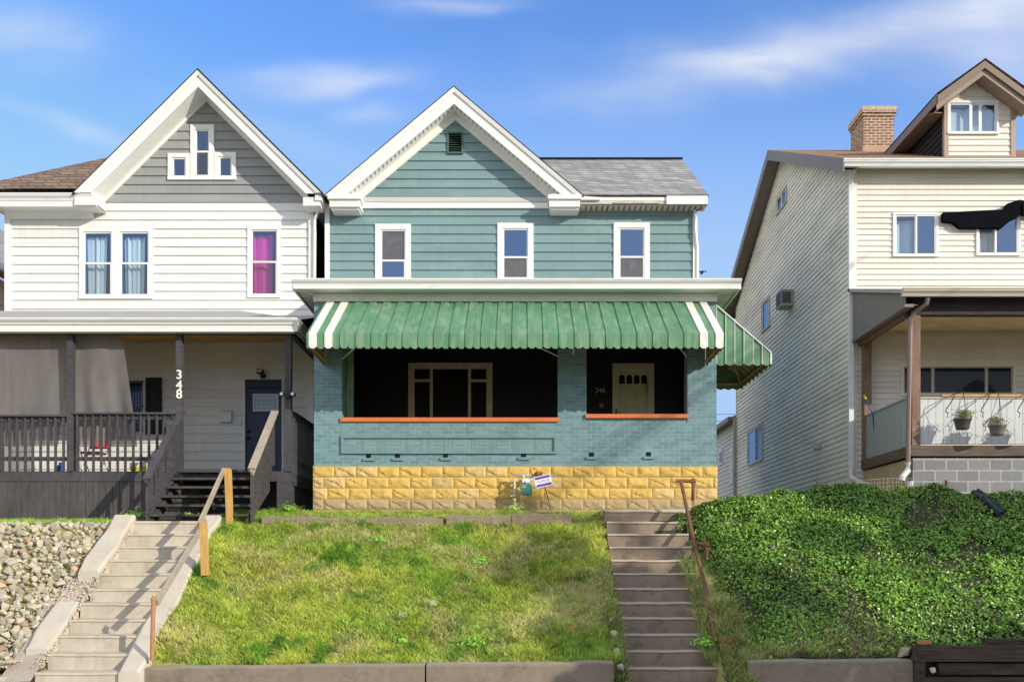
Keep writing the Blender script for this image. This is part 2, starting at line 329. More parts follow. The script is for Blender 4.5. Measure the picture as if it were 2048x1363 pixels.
def bulk(name, verts, faces_n, loops, mats, cols=None, smooth=False, **kw):
    """verts Nx3, constant polygon size faces_n, loops flat index array"""
    org = np.array([verts[:, 0].mean(), verts[:, 1].mean(), verts[:, 2].min()])
    me = bpy.data.meshes.new(name); nv = len(verts); nf = len(loops)//faces_n
    me.vertices.add(nv); me.vertices.foreach_set('co', (verts-org).astype(np.float32).ravel())
    me.loops.add(len(loops)); me.loops.foreach_set('vertex_index', loops.astype(np.int32))
    me.polygons.add(nf); me.polygons.foreach_set('loop_start', (np.arange(nf)*faces_n).astype(np.int32))
    if cols is not None:
        a = me.color_attributes.new('Col', 'FLOAT_COLOR', 'POINT')
        a.data.foreach_set('color', np.concatenate([cols, np.ones((nv, 1))], 1).astype(np.float32).ravel())
    me.materials.append(mats); me.update(calc_edges=True); me.validate()
    if smooth: me.polygons.foreach_set('use_smooth', [True]*len(me.polygons))
    o = bpy.data.objects.new(name, me); C.objects.link(o); o.location = org; ORG[o] = Vector(org)
    return tag(o, **kw)
def text(name, s, size, org, m, parent=None, depth=.006, rotz=0, tilt=0, bold=0.0, **kw):
    cu = bpy.data.curves.new(name, 'FONT'); cu.body = s; cu.size = size; cu.extrude = depth; cu.align_x = 'CENTER'; cu.offset = bold
    t = bpy.data.objects.new(name+'_c', cu); C.objects.link(t)
    dg = bpy.context.evaluated_depsgraph_get(); me = bpy.data.meshes.new_from_object(t.evaluated_get(dg))
    C.objects.unlink(t); bpy.data.objects.remove(t)
    me.name = name; ca, sa = math.cos(tilt), math.sin(tilt)
    po = ORG[parent] if parent is not None else Vector(org)
    for v in me.vertices:
        x, y, z = v.co; x, y = x*ca-y*sa, x*sa+y*ca
        v.co = Vector((x+org[0], org[1]-z, y+org[2]))-po
    me.materials.clear(); me.materials.append(m)
    o = bpy.data.objects.new(name, me); C.objects.link(o)
    if parent is not None: o.parent = parent
    else: o.location = org
    ORG[o] = po; return tag(o, **kw)

# wall-plane frame: u along the wall, d outward, z up
class Plane:
    def __init__(s, kind, at): s.k = kind; s.a = at      # 'front' faces -Y, 'left' faces -X, 'right' faces +X
    def p(s, u, d, z):
        if s.k == 'front': return (u, s.a-d, z)
        if s.k == 'left': return (s.a-d, u, z)
        return (s.a+d, u, z)
    def box(s, mb, u0, u1, d0, d1, z0, z1, mi=0):
        a = s.p(u0, d0, z0); b = s.p(u1, d1, z1)
        return mb.box(min(a[0], b[0]), max(a[0], b[0]), min(a[1], b[1]), max(a[1], b[1]), z0, z1, mi)
def siding(pl, z0, z1, h, lap, xl, xr, holes=(), breaks=(), phase=0.0):
    """lapped boards with real steps; xl/xr functions of z; holes = (u0,u1,z0,z1)"""
    mb = MB(); z = z0-phase
    while z < z1-1e-4:
        za, zb = max(z, z0), min(z+h, z1)
        cuts = sorted({za, zb, *[c for hh in holes for c in hh[2:4] if za < c < zb], *[c for c in breaks if za < c < zb]})
        for a, b in zip(cuts, cuts[1:]):
            if b-a < 1e-4: continue
            mid = (a+b)/2; iv = [(xl(a), xr(a), xl(b), xr(b))]
            for hh in holes:
                if hh[2] < mid < hh[3]:
                    nv = []
                    for (l0, r0, l1, r1) in iv:
                        if hh[1] <= l0 or hh[0] >= r0: nv.append((l0, r0, l1, r1)); continue
                        if hh[0] > l0: nv.append((l0, hh[0], l1, hh[0]))
                        if hh[1] < r0: nv.append((hh[1], r0, hh[1], r1))
                    iv = nv
            oa = lap*(1-(a-z)/h)+.001; ob = lap*(1-(b-z)/h)+.001
            for (l0, r0, l1, r1) in iv:
                if r0-l0 < 1e-3 and r1-l1 < 1e-3: continue
                mb.quad(pl.p(l0, oa, a), pl.p(r0, oa, a), pl.p(r1, ob, b), pl.p(l1, ob, b))
                if abs(a-z) < 1e-6: mb.quad(pl.p(l0, -.012, a), pl.p(r0, -.012, a), pl.p(r0, oa, a), pl.p(l0, oa, a))
        z += h
    return mb
def curtain_mb(pl, u0, u1, z0, z1, d, folds=5, amp=.02, spread=0.0):
    mb = MB(); n = folds*8; pts = []
    for i in range(n+1):
        t = i/n; u = u0+(u1-u0)*t; dd = d+amp*math.sin(t*folds*2*math.pi+math.sin(t*5.3+u0)*2.2)*(.5+.5*math.sin(t*11+u0*3))
        pts.append((pl.p(u, dd*1.0, z0), pl.p(u+spread*(t-.5), dd*.9+d*.1, z1)))
    for i in range(n): mb.quad(pts[i][0], pts[i+1][0], pts[i+1][1], pts[i][1])
    return mb
def window(house, pl, u0, u1, z0, z1, style='double', cas=.07, top='glass', bot='screen', frame='trim', curtain=None, label=None, room='dark', split=.5, proud=.045, curt_rng=(0, 1), depth=.45, divs=None, casmat=None):
    """u0..u1,z0..z1: outer casing. returns the hole rectangle"""
    mb = MB(); c = cas
    pl.box(mb, u0, u1, -.03, proud, z1-c, z1); pl.box(mb, u0, u1, -.03, proud+.012, z0, z0+c*.75)
    pl.box(mb, u0, u0+c, -.03, proud-.002, z0+c*.75, z1-c); pl.box(mb, u1-c, u1, -.03, proud-.002, z0+c*.75, z1-c)
    a, b, e, f = u0+c, u1-c, z0+c*.75, z1-c
    # reveal behind the glass
    rv = MB(); pl_d = -depth
    rv.quad(pl.p(a, pl_d, e), pl.p(b, pl_d, e), pl.p(b, pl_d, f), pl.p(a, pl_d, f))
    for (p0, p1) in (((a, e), (b, e)), ((b, e), (b, f)), ((b, f), (a, f)), ((a, f), (a, e))):
        rv.quad(pl.p(p0[0], -.03, p0[1]), pl.p(p1[0], -.03, p1[1]), pl.p(p1[0], pl_d, p1[1]), pl.p(p0[0], pl_d, p0[1]))
    w = obj('window', mb, M[casmat or frame], house, label)
    obj('reveal', rv, M[room], w)
    s = .032
    def sash(a, b, e, f, d, g, nm='sash'):
        m2 = MB(); pl.box(m2, a, b, d-.02, d+.012, f-s, f); pl.box(m2, a, b, d-.02, d+.012, e, e+s)
        pl.box(m2, a, a+s, d-.02, d+.01, e+s, f-s); pl.box(m2, b-s, b, d-.02, d+.01, e+s, f-s)
        obj(nm, m2, M[frame], w)
        g2 = MB().quad(pl.p(a+s, d-.004, e+s), pl.p(b-s, d-.004, e+s), pl.p(b-s, d-.004, f-s), pl.p(a+s, d-.004, f-s))
        obj('pane', g2, M[g], w)
    if style == 'double':
        zm = e+(f-e)*split
        sash(a, b, zm, f, .008, top); sash(a, b, e, zm+.02, .022, bot)
    elif style == 'slider':
        um = a+(b-a)*split
        sash(a, um+.015, e, f, .008, top); sash(um, b, e, f, .022, bot)
    elif style == 'fixed': sash(a, b, e, f, .01, top)
    elif style == 'multi':
        us = [a+(b-a)*t for t in divs]
        for i in range(len(us)-1): sash(us[i], us[i+1], e, f, .012, top)
    if curtain:
        cu0 = a+(b-a)*curt_rng[0]; cu1 = a+(b-a)*curt_rng[1]
        obj('curtain', curtain_mb(pl, cu0, cu1, e, f-.06, -.13, 3, .05, .06), M[curtain], w)
    return (u0+.01, u1-.01, z0+.01, z1-.01)
def lin(a, b): # line through (z,u) points
    (z0, u0), (z1, u1) = a, b
    return lambda z: u0+(u1-u0)*(z-z0)/(z1-z0)
const = lambda c: (lambda z: c)
def gutter(mb, pl, u0, u1, d0, d1, z0, z1):
    """K-style profile: d0 wall side, d1 front lip"""
    prof = [(d0, z0), (d1-.06, z0), (d1-.045, z0+(z1-z0)*.35), (d1-.012, z0+(z1-z0)*.6), (d1-.012, z1-.03), (d1, z1-.03), (d1, z1), (d0, z1)]
    a = [pl.p(u0, d, z) for d, z in prof]; b = [pl.p(u1, d, z) for d, z in prof]; n = len(prof)
    mb.add(a+b, [(i, (i+1) % n, (i+1) % n+n, i+n) for i in range(n)]+[tuple(range(n)), tuple(reversed(range(n, 2*n)))])

# ================================================================== WHITE HOUSE 348 (left)
D8 = 18.5; pf = Plane('front', D8)
h348 = thing('white_house', 'white sided house with grey front gable and dark grey porch, left of the teal house', 'house', (-7.8, 18.5, 3.2))
gx, gz, ghw, gf = -6.87, 12.80, 2.60, 10.22    # gable centre, apex, half width, foot z
# windows
holes = []
zw0, zw1 = PZ(598, D8), PZ(456, D8)
holes.append(window(h348, pf, PX(160, D8), PX(233, D8), zw0, zw1, 'double', .09, 'glassclear', 'glassscreen', curtain='curtain', room='roomblue', split=.5, curt_rng=(.05, .70), label='left window of the upstairs pair, white curtain drawn to its left'))
holes.append(window(h348, pf, PX(233.5, D8), PX(307, D8), zw0, zw1, 'double', .09, 'glassclear', 'glassscreen', curtain='curtain', room='roomblue', curt_rng=(.08, .72), label='right window of the upstairs pair with white curtain'))
holes.append(window(h348, pf, PX(496, D8), PX(562, D8), PZ(596, D8), PZ(453, D8), 'double', .075, 'glassclear', 'glassscreen', curtain='pinkcurtain', room='roompurple', curt_rng=(.05, .72), label='window with magenta curtain'))
zg0, zg1 = PZ(361, D8), PZ(251, D8)
gh = [window(h348, pf, PX(382, D8), PX(429, D8), zg0, zg1, 'double', .10, 'glassclear', 'glassscreen', room='roomblue', split=.52, label='tall middle window of the gable'),
      window(h348, pf, PX(337, D8), PX(381, D8), zg0, PZ(308, D8), 'fixed', .09, 'glassclear', room='roomblue', label='small left window of the gable'),
      window(h348, pf, PX(430, D8), PX(473, D8), zg0, PZ(306, D8), 'fixed', .09, 'glassclear', room='roomblue', label='small right window of the gable')]
# lower wall openings
dr = (PX(488, D8), PX(568, D8), 4.05, PZ(759, D8))
lw = window(h348, pf, PX(245, D8), PX(292, D8), PZ(868, D8), PZ(758, D8), 'double', .05, 'glassclear', 'glassclear', curtain='bluecurtain', room='roomblue', curt_rng=(0, 1), label='porch window with blue curtain and bars')
H = .1935
ph = (PZ(622, D8)-4.05) % H
w = siding(pf, 4.05, PZ(405, D8), H, .026, const(-11.2), const(-4.54), holes+[dr, lw], phase=0)
obj('front_wall', w, M['white'], h348)
zs = PZ(405, D8)
# siding narrowing to the apex under the rakes
apz = PZ(190, D8)
w = siding(pf, zs, apz, .1935, .026, lin((zs, -9.35), (apz, gx-.02)), lin((zs, -4.62), (apz, gx+.02)), gh)
obj('gable_wall', w, M['grey'], h348)
# shell: side and back
mb = MB(); pr = Plane('right', -4.56)
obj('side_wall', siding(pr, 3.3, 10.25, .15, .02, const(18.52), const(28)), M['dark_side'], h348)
mb.quad((-11.18, 18.6, 3.0), (-11.18, 28, 3.0), (-11.18, 28, 10.3), (-11.18, 18.6, 10.3)); mb.quad((-11.2, 28, 3), (-4.6, 28, 3), (-4.6, 28, 10.3), (-11.2, 28, 10.3))
mb.quad((-11.19, 18.98, 3.0), (-4.6, 18.98, 3.0), (-4.6, 18.98, 10.2), (-11.19, 18.98, 10.2))
obj('rear_wall', mb, M['white'], h348)
# corner boards, porch frieze
mb = MB(); pf.box(mb, -11.24, -11.12, -.02, .06, 4.05, 10.2); obj('corner_board', mb, M['trim'], h348)
mb = MB(); pf.box(mb, -4.64, -4.53, -.02, .06, 4.05, 10.0); obj('corner_board', mb, M['trim'], h348)
# roof
def gable_roof(house, cx, apex, hw, foot, df, dback, thick, mats, name='roof', ext=.05):
    mb = MB(); sl = (apex-foot)/hw
    for s in (-1, 1):
        e = hw+ext; x1 = cx+s*e; z1 = foot-ext*sl
        mb.quad((cx, df-.03, apex+thick), (cx, dback, apex+thick), (x1, dback, z1+thick), (x1, df-.03, z1+thick), 0)
        mb.quad((cx, df-.03, apex), (cx, dback, apex), (x1, dback, z1), (x1, df-.03, z1), 1)
        mb.quad((cx, df-.03, apex), (cx, df-.03, apex+thick), (x1, df-.03, z1+thick), (x1, df-.03, z1), 1)
        mb.quad((x1, df-.03, z1), (x1, df-.03, z1+thick), (x1, dback, z1+thick), (x1, dback, z1), 1)
    return obj(name, mb, mats, house)
gable_roof(h348, gx, gz-.0, ghw, gf, 18.0, 28.2, .055, [M['shing_brown'], M['shing_black']])
def rake(house, cx, apex, hw, foot, df, dw, w1, w2, m, vents=True, crown=.06):
    """fascia on the front plane, sloping soffit, frieze board on the wall; all cut level at the foot"""
    rise = apex-foot; L_ = Vector((hw, 0, rise)).length; c = crown*1.6
    for s in (-1, 1):
        mb = MB()
        def pt(t, dz, d): return (cx+s*hw*t, d, apex-rise*t+dz)
        def te(w): return 1-w/rise
        mb.hexa([pt(0, -w1, df), pt(te(w1), -w1, df), pt(te(w1), -w1, df+.03), pt(0, -w1, df+.03), pt(0, -c, df), pt(te(c), -c, df), pt(te(c), -c, df+.03), pt(0, -c, df+.03)])
        mb.hexa([pt(0, -c, df-.03), pt(te(c), -c, df-.03), pt(te(c), -c, df+.03), pt(0, -c, df+.03), pt(0, 0, df-.05), pt(1.0, 0, df-.05), pt(1.0, 0, df+.03), pt(0, 0, df+.03)])
        obj('rake_board', mb, m, house)
        so = MB(); so.quad(pt(0, -w1+.02, df+.03), pt(te(w1-.02), -w1+.02, df+.03), pt(te(w1-.02), -w1+.02, dw), pt(0, -w1+.02, dw))
        n = int(L_/.13) if vents else 0
        for i in range(n):       # vent slots
            t = (i+.5)/n*te(w1); t2 = t+.020/L_
            so.add([pt(t, -w1+.012, df+.06), pt(t2, -w1+.012, df+.06), pt(t2, -w1+.012, df+.20), pt(t, -w1+.012, df+.20)], [(0, 1, 2, 3)], 1)
        obj('soffit', so, [M['trim'], M['plasticgrey']], house)
        fr = MB(); a, b = te(w1+w2), te(w1-.02); fr.hexa([pt(0, -w1-w2, dw-.05), pt(a, -w1-w2, dw-.05), pt(a, -w1-w2, dw-.005), pt(0, -w1-w2, dw-.005), pt(0, -w1+.02, dw-.05), pt(b, -w1+.02, dw-.05), pt(b, -w1+.02, dw-.005), pt(0, -w1+.02, dw-.005)])
        obj('frieze_board', fr, m, house)
rake(h348, gx, gz, ghw, gf, 18.0, D8, .32, .06, M['trim'], vents=False)
# left wing roof + eave
mb = MB(); p_ = .78
mb.poly([(-10.9, 18.0, 10.32), (-9.44, 18.0, 10.32), (-7.1, 20.9, 12.6), (-9.2, 20.9, 12.6)], 0)
mb.poly([(-12.0, 18.0, 10.29), (-10.9, 18.0, 10.31), (-9.2, 20.9, 12.58), (-10.9, 24, 10.29)], 0)
obj('wing_roof', mb, [M['shing_brown']], h348)
mb = MB(); p2 = Plane('front', 18.5)
gutter(mb, p2, -12.2, -9.12, .36, .50, PZ(399, 18.0), PZ(385, 18.0)); p2.box(mb, -12.2, -9.06, .30, .43, PZ(410, 18.0), PZ(399, 18.0))
mb.box(-12.2, -9.05, 18.1, 18.5, PZ(410, 18.0)+.02, PZ(410, 18)+.05)
mb.box(-9.5, -9.05, 18.02, 18.45, PZ(409, 18), PZ(383, 18))
mb.hexa([(-11.2, 18.30, 10.0), (-9.3, 18.30, 10.0), (-9.3, 18.46, 9.86), (-11.2, 18.46, 9.86), (-11.2, 18.2, 10.03), (-9.3, 18.2, 10.03), (-9.3, 18.46, 10.03), (-11.2, 18.46, 10.03)])
obj('eave_trim', mb, M['gutter'], h348)
mb = MB()  # right eave running back + return
mb.box(-4.66, -4.30, 18.05, 18.42, 9.98, 10.16); mb.box(-4.40, -4.26, 18.02, 28, 10.08, 10.20); mb.box(-4.55, -4.40, 18.1, 28, 10.05, 10.09)
mb.tube([(-4.42, 18.36, 10.0), (-4.5, 18.40, 9.8), (-4.5, 18.41, 9.55), (-4.52, 18.42, 7.1)], .035, 8)
obj('side_gutter', mb, M['gutter'], h348)
# porch of 348
zf = PZ(942, 16.0)
mb = MB(); mb.box(-12.5, -4.36, 16.02, 18.48, zf-.04, zf)
obj('porch_floor', mb, M['dkpaint_h'], h348)
mb = MB(); mb.box(-12.5, -4.33, 15.98, 16.02, PZ(962, 16), zf)
obj('rim_board', mb, M['dkpaint_h'], h348)
mb = MB(); x = -12.5
while x < -6.5:
    wd = random.uniform(.12, .15); e = min(x+wd-.006, -6.42); mb.box(x, e, 15.99+random.uniform(0, .006), 16.02, 3.1+random.uniform(-.03, .02), PZ(962, 16)-.006); x += wd
obj('porch_skirt', mb, M['skirt'], h348)
mb = MB(); mb.box(-6.42, -4.4, 16.9, 16.95, 3.0, zf-.05); mb.box(-4.45, -4.38, 16.02, 18.4, 3.0, zf-.05); mb.box(-4.62, -4.33, 15.98, 16.0, 3.1, PZ(962, 16)-.004)
obj('under_porch', mb, M['dkpaint'], h348)
ps = []
for x in (PX(2, 16)-2.1, PX(142, 16), PX(359.5, 16), PX(577.5, 16)):
    mb = MB(); mb.box(x-.055, x+.055, 15.92+.03, 16.06, zf+.0, 6.70)
    ps.append(obj('porch_post', mb, M['dkpaint'], h348))
mb = MB(); mb.box(-12.5, -4.34, 15.94, 16.08, 6.70, 6.86); mb.box(-4.44, -4.34, 16.08, 18.45, 6.70, 6.86)
obj('porch_beam', mb, M['dkpaint_h'], h348)
for i, ch in enumerate('348'):
    text('house_numeral', ch, .235, (PX(358.5, 15.94), 15.935, PZ([757, 778, 796][i], 15.94)), M['numeral'], ps[2], bold=.004)
mb = MB(); mb.quad((-12.5, 16.05, 7.02), (-4.36, 16.05, 7.02), (-4.36, 18.48, 7.2), (-12.5, 18.48, 7.2)); 
obj('porch_ceiling', mb, M['woodceil'], h348)
er = 6.91; zr = PZ(622, D8)
mb = MB(); A = (-12.5, 15.7, er); B = (-4.18, 15.7, er); R1 = (PX(482, D8), 18.47, zr); R0 = (-12.5, 18.47, zr)
mb.poly([A, B, R1, R0]); mb.poly([B, (-4.18, 18.47, er+.02), R1])
mb.quad((-12.5, 15.72, er-.03), (-4.2, 15.72, er-.03), (-4.2, 18.47, zr-.1), (-12.5, 18.47, zr-.1))
obj('porch_roof', mb, M['porchroof'], h348)
mb = MB(); pp = Plane('front', 16.0)
gutter(mb, pp, -12.5, -4.16, .18, .32, er-.10, er+.015); pp.box(mb, -12.5, -4.2, .10, .24, er-.225, er-.10)
obj('porch_gutter', mb, M['gutter'], h348)
mb = MB(); mb.hexa([(-4.24, 15.76, er-.225), (-4.20, 15.76, er-.225), (-4.20, 18.47, er-.225), (-4.24, 18.47, er-.225), (-4.24, 15.70, er+.01), (-4.14, 15.70, er+.01), (-4.14, 18.47, er+.01), (-4.24, 18.47, er+.01)])
for i in range(6): mb.box(-4.2, -4.132, 15.8, 18.47, er-.2+i*.035, er-.19+i*.035)
obj('porch_fascia', mb, M['porchroof'], h348)
# railings
def railing(x0, x1, y, ztop, name='porch_railing', n=None):
    mb = MB(); mb.box(x0, x1, y-.07, y+.07, ztop-.035, ztop); mb.box(x0, x1, y+.0, y+.035, ztop-.125, ztop-.04); mb.box(x0, x1, y+.0, y+.035, zf+.20, zf+.275)
    r = obj(name, mb, M['dkpaint_h'], h348)
    n = n or int((x1-x0)/.143)
    for i in range(n):
        x = x0+(i+.5)*(x1-x0)/n+random.uniform(-.006, .006); b = MB(); b.box(x-.019, x+.019, y-.038, y-.002, zf+.0, ztop-.04)
        obj('baluster', b, M['dkpaint'], r)
    return r
railing(PX(142, 16)+.06, PX(355, 16), 16.0, PZ(825, 16))
railing(PX(0, 16)-1.6, PX(142, 16)-.06, 16.0, PZ(830, 16))
mb = MB(); zt = PZ(820, 16)
mb.box(-4.44, -4.32, 16.06, 18.4, zt-.04, zt); mb.box(-4.40, -4.36, 16.06, 18.4, zt-.13, zt-.045); mb.box(-4.40, -4.36, 16.06, 18.4, zf+.18, zf+.26); mb.box(-4.45, -4.36, 18.3, 18.42, 3.2, zt)
r = obj('side_railing', mb, M['dkpaint_h'], h348)
for i in range(15):
    b = MB(); y = 16.15+i*.145; b.box(-4.355, -4.32, y-.019, y+.019, zf-.25, zt-.045); obj('baluster', b, M['dkpaint'], r)
# stair side handrails belong to the wooden steps
st = thing('wooden_steps', 'weathered dark open-riser wooden steps up to the porch of number 348', 'steps', (-5.55, 15.4, 3.1))
ys = [941, 956, 973, 991, 1009, 1028]
for i, yy in enumerate(ys):
    D = 16.0-(i*.245)-.02; z = PZ(yy, D); mb = MB()
    mb.box(-6.42, -4.74, D-.14+.0, D-.005, z-.04, z+random.uniform(-.004, .004)); mb.box(-6.42, -4.74, D+.0, D+.12, z-.042, z-.002)
    obj('tread', mb, M['stepwood'], st)
for x in (-6.40, -5.55, -4.76):
    mb = MB(); mb.hexa([(x-.02, 14.7, 3.05), (x+.02, 14.7, 3.05), (x+.02, 15.95, 3.75), (x-.02, 15.95, 3.75), (x-.02, 14.68, 3.18), (x+.02, 14.68, 3.18), (x+.02, 15.95, 4.02), (x-.02, 15.95, 4.02)])
    for i, yy in enumerate(ys[1:]):
        D = 16.0-((i+1)*.245)-.02; z = PZ(yy, D); mb.add([(x-.021, D-.12, z-.045), (x-.021, D+.12, z-.045), (x-.021, D+.12, z-.16), (x+.021, D-.12, z-.045), (x+.021, D+.12, z-.045), (x+.021, D+.12, z-.16)], [(0, 1, 2), (5, 4, 3), (0, 3, 4, 1), (1, 4, 5, 2)])
    obj('stringer', mb, M['stepwood'], st)
for (x, ya, za, yb, zb, side) in ((-6.44, 16.05, PZ(822, 16), 14.55, PZ(958, 14.55), 'l'), (-4.66, 16.0, PZ(822, 16), 14.62, PZ(937, 14.62), 'r')):
    mb = MB(); mb.bar((x, ya, za), (x, yb, zb), .13, .04, up=(0, 0, 1)); mb.bar((x, ya, za-.08), (x, yb, zb-.08), .04, .10); (mb.bar((x, ya-.2, za-.80), (x, yb+.1, zb-.70), .035, .08) if side == 'l' else None)
    r = obj('handrail', mb, M['greywood'] if side == 'r' else M['dkpaint'], st)
    n = 9
    for i in range(n):
        t = (i+.4)/n; y = ya+(yb-ya)*t; z = za+(zb-za)*t; b = MB(); w = .019 if 0 < i < n-1 else .045
        gz_ = 3.12+(y-14.6)*.55; b.box(x-.036, x-.0+.004, y-w, y+w, max(3.08, z-.98), z-.05); obj('baluster', b, M['dkpaint'] if side == 'l' else M['stepwood'], r)
# door
mb = MB(); u0, u1 = dr[0], dr[1]; c = .035; zt = dr[3]
pf.box(mb, u0, u0+c, -.05, .05, 4.05, zt); pf.box(mb, u1-c, u1, -.05, .05, 4.05, zt)
d = obj('front_door_frame', mb, M['trim'], h348)
mb = MB(); pf.box(mb, u0+c, u1-c, -.05, .035, zt-.17, zt); pf.box(mb, u0+c, u1-c, -.05, -.02, 4.05, zt-.175)
a, b = PX(510, D8), PX(545, D8); e1 = (b-a)
for (q0, q1) in ((u0+.16, u0+.36), (u1-.36, u1-.16)):
    for (r0, r1, s0, s1) in ((q0, q1, 5.12, 5.14), (q0, q1, 4.2, 4.22), (q0, q0+.015, 4.22, 5.12), (q1-.015, q1, 4.22, 5.12)): pf.box(mb, r0, r1, -.02, -.008, s0, s1)
obj('front_door', mb, M['navy'], h348)
mb = MB(); a, b, s0, s1 = PX(506, D8), PX(557, D8), PZ(822, D8), PZ(787, D8)
for q in ((a, b, s0, s0+.03), (a, b, s1-.03, s1), (a, a+.03, s0+.03, s1-.03), (b-.03, b, s0+.03, s1-.03)): pf.box(mb, q[0], q[1], -.02, .01, q[2], q[3])
dl = obj('door_lite', mb, M['white_plastic'], h348)
obj('pane', MB().quad(pf.p(a, -.012, s0), pf.p(b, -.012, s0), pf.p(b, -.012, s1), pf.p(a, -.012, s1)), M['doorglass'], dl)
mb = MB()
for i in range(1, 5): x = a+(b-a)*i/5; pf.box(mb, x-.005, x+.005, -.012, .0, s0+.06, s1-.06)
for i in range(1, 4): z = s0+(s1-s0)*i/4; pf.box(mb, a+.06, b-.06, -.012, -.002, z-.005, z+.005)
obj('leading', mb, M['white_plastic'], dl)
mb = MB(); 
for z in (PZ(861, D8), PZ(875, D8)): mb.lathe((PX(496, D8), 18.52, z), [(.03, 0), (.032, .03), (.02, .05), (.034, .075), (.02, .09)], 12, axis='y')
obj('door_knob', mb, M['black'], h348)
# shutter
mb = MB(); a, b, s0, s1 = PX(293, D8), PX(325, D8), PZ(868, D8), PZ(755, D8)
pf.box(mb, a, b, .01, .04, s0, s1)
for (z0, z1) in ((s0+.06, s0+.55), (s0+.62, s1-.06)):
    for q in ((a+.06, b-.06, z1-.02, z1), (a+.06, b-.06, z0, z0+.02), (a+.06, a+.08, z0+.02, z1-.02), (b-.08, b-.06, z0+.02, z1-.02)): pf.box(mb, q[0], q[1], .04, .05, q[2], q[3])
obj('shutter', mb, M['porchdark'], h348)
mb = MB(); a, b, s0, s1 = PX(248, D8), PX(290, D8), PZ(866, D8), PZ(760, D8)
for i in range(8): x = a+(b-a)*(i+.5)/8; mb.tube([(x, 18.44, s0), (x, 18.44, s1)], .007, 5)
for z in (s0+.05, (s0+s1)/2, s1-.05): mb.box(a, b, 18.432, 18.445, z-.01, z+.01)
obj('window_bars', mb, M['black'], h348)
# mailbox, doorbell, lamps
mb = MB(); a, b, s0, s1 = PX(444, D8), PX(466, D8), PZ(845, D8), PZ(822, D8)
pf.box(mb, a, b, .03, .13, s0, s1-.02); mb.hexa([pf.p(a-.01, .14, s1-.05), pf.p(b+.01, .14, s1-.05), pf.p(b+.01, .03, s1-.02), pf.p(a-.01, .03, s1-.02), pf.p(a-.01, .145, s1-.03), pf.p(b+.01, .145, s1-.03), pf.p(b+.01, .03, s1+.02), pf.p(a-.01, .03, s1+.02)])
obj('mailbox', mb, M['white_plastic'], None, 'white metal wall mailbox left of the navy front door', 'mailbox')
mb = MB(); pf.box(mb, PX(480, D8), PX(483.5, D8), .03, .055, PZ(851, D8), PZ(839, D8)); mb.lathe((PX(481.7, D8), 18.44, PZ(843, D8)), [(.012, 0), (.01, .008)], 10, axis='y')
obj('doorbell', mb, M['white_plastic'], None, 'small pale doorbell beside the navy front door', 'doorbell')
la = thing('security_lamp', 'black floodlight on the white wall above the navy door', 'lamp', (PX(526, D8), 18.4, PZ(752, D8)))
mb = MB(); mb.lathe((PX(528, D8), 18.47, PZ(752, D8)), [(.055, 0), (.055, .03), (.03, .06), (.03, .12)], 14, axis='y'); mb.bar((PX(520, D8), 18.28, PZ(746, D8)), (PX(533, D8), 18.30, PZ(749, D8)), .1, .1); mb.tube([(PX(528, D8), 18.38, PZ(753, D8)), (PX(528, D8), 18.33, PZ(757, D8))], .035, 10)
obj('housing', mb, M['black'], la)
mb = MB(); mb.box(PX(521, D8), PX(531, D8), 18.22, 18.232, PZ(749, D8), PZ(745, D8)); obj('lens', mb, M['lamp'], la)
la = thing('motion_lamp', 'twin-head motion floodlight clamped to the rightmost porch post', 'lamp', (PX(577, 15.9), 15.9, PZ(790, 15.9)))
mb = MB(); z = PZ(789, 15.9); mb.box(PX(569, 15.9), PX(586, 15.9), 15.86, 15.94, z-.03, z+.03); mb.box(PX(573, 15.9), PX(581, 15.9), 15.84, 15.93, z-.055, z-.03)
for s in (-1, 1): x = PX(576 + s*11, 15.9); mb.box(x-.035, x+.035, 15.83, 15.92, z-.03, z+.035)
obj('housing', mb, M['black'], la)
for s in (-1, 1):
    x = PX(576+s*11, 15.9); m2 = MB(); m2.box(x-.028, x+.028, 15.822, 15.83, z-.022, z+.03); obj('lens', m2, M['lamp'], la)
# sun screens
def screen(x0, x1, zt_, zb_, x0b, x1b, name_label, y=16.14, n=26):
    mb = MB(); rows = 16
    for j in range(rows+1):
        t = j/rows; z = zt_+(zb_-zt_)*t; a = x0+(x0b-x0)*t; b = x1+(x1b-x1)*t
        for i in range(n+1):
            s = i/n; x = a+(b-a)*s
            yy = y+.035*math.sin(s*9+t*2)*(.3+t)+.05*math.sin(s*21-t*3)*t*.35+.10*t*t*math.sin(s*3.2)
            mb.v.append((x, yy, z+.025*math.sin(s*3.1)*t))
    for j in range(rows):
        for i in range(n): o = j*(n+1)+i; mb.f.append((o, o+1, o+n+2, o+n+1)); mb.m.append(0)
    return obj('sun_screen', mb, M['sunscreen'], None, name_label, 'screen', smooth=True)
screen(-12.4, PX(135, 16.1), 6.72, PZ(892, 16.1), -12.4, PX(118, 16.1), 'grey-brown mesh screen filling the leftmost porch bay')
screen(PX(147, 16.1), PX(242, 16.1), 6.72, PZ(893, 16.1), PX(146, 16.1), PX(276, 16.1), 'grey-brown mesh screen hanging free beside the porch window')
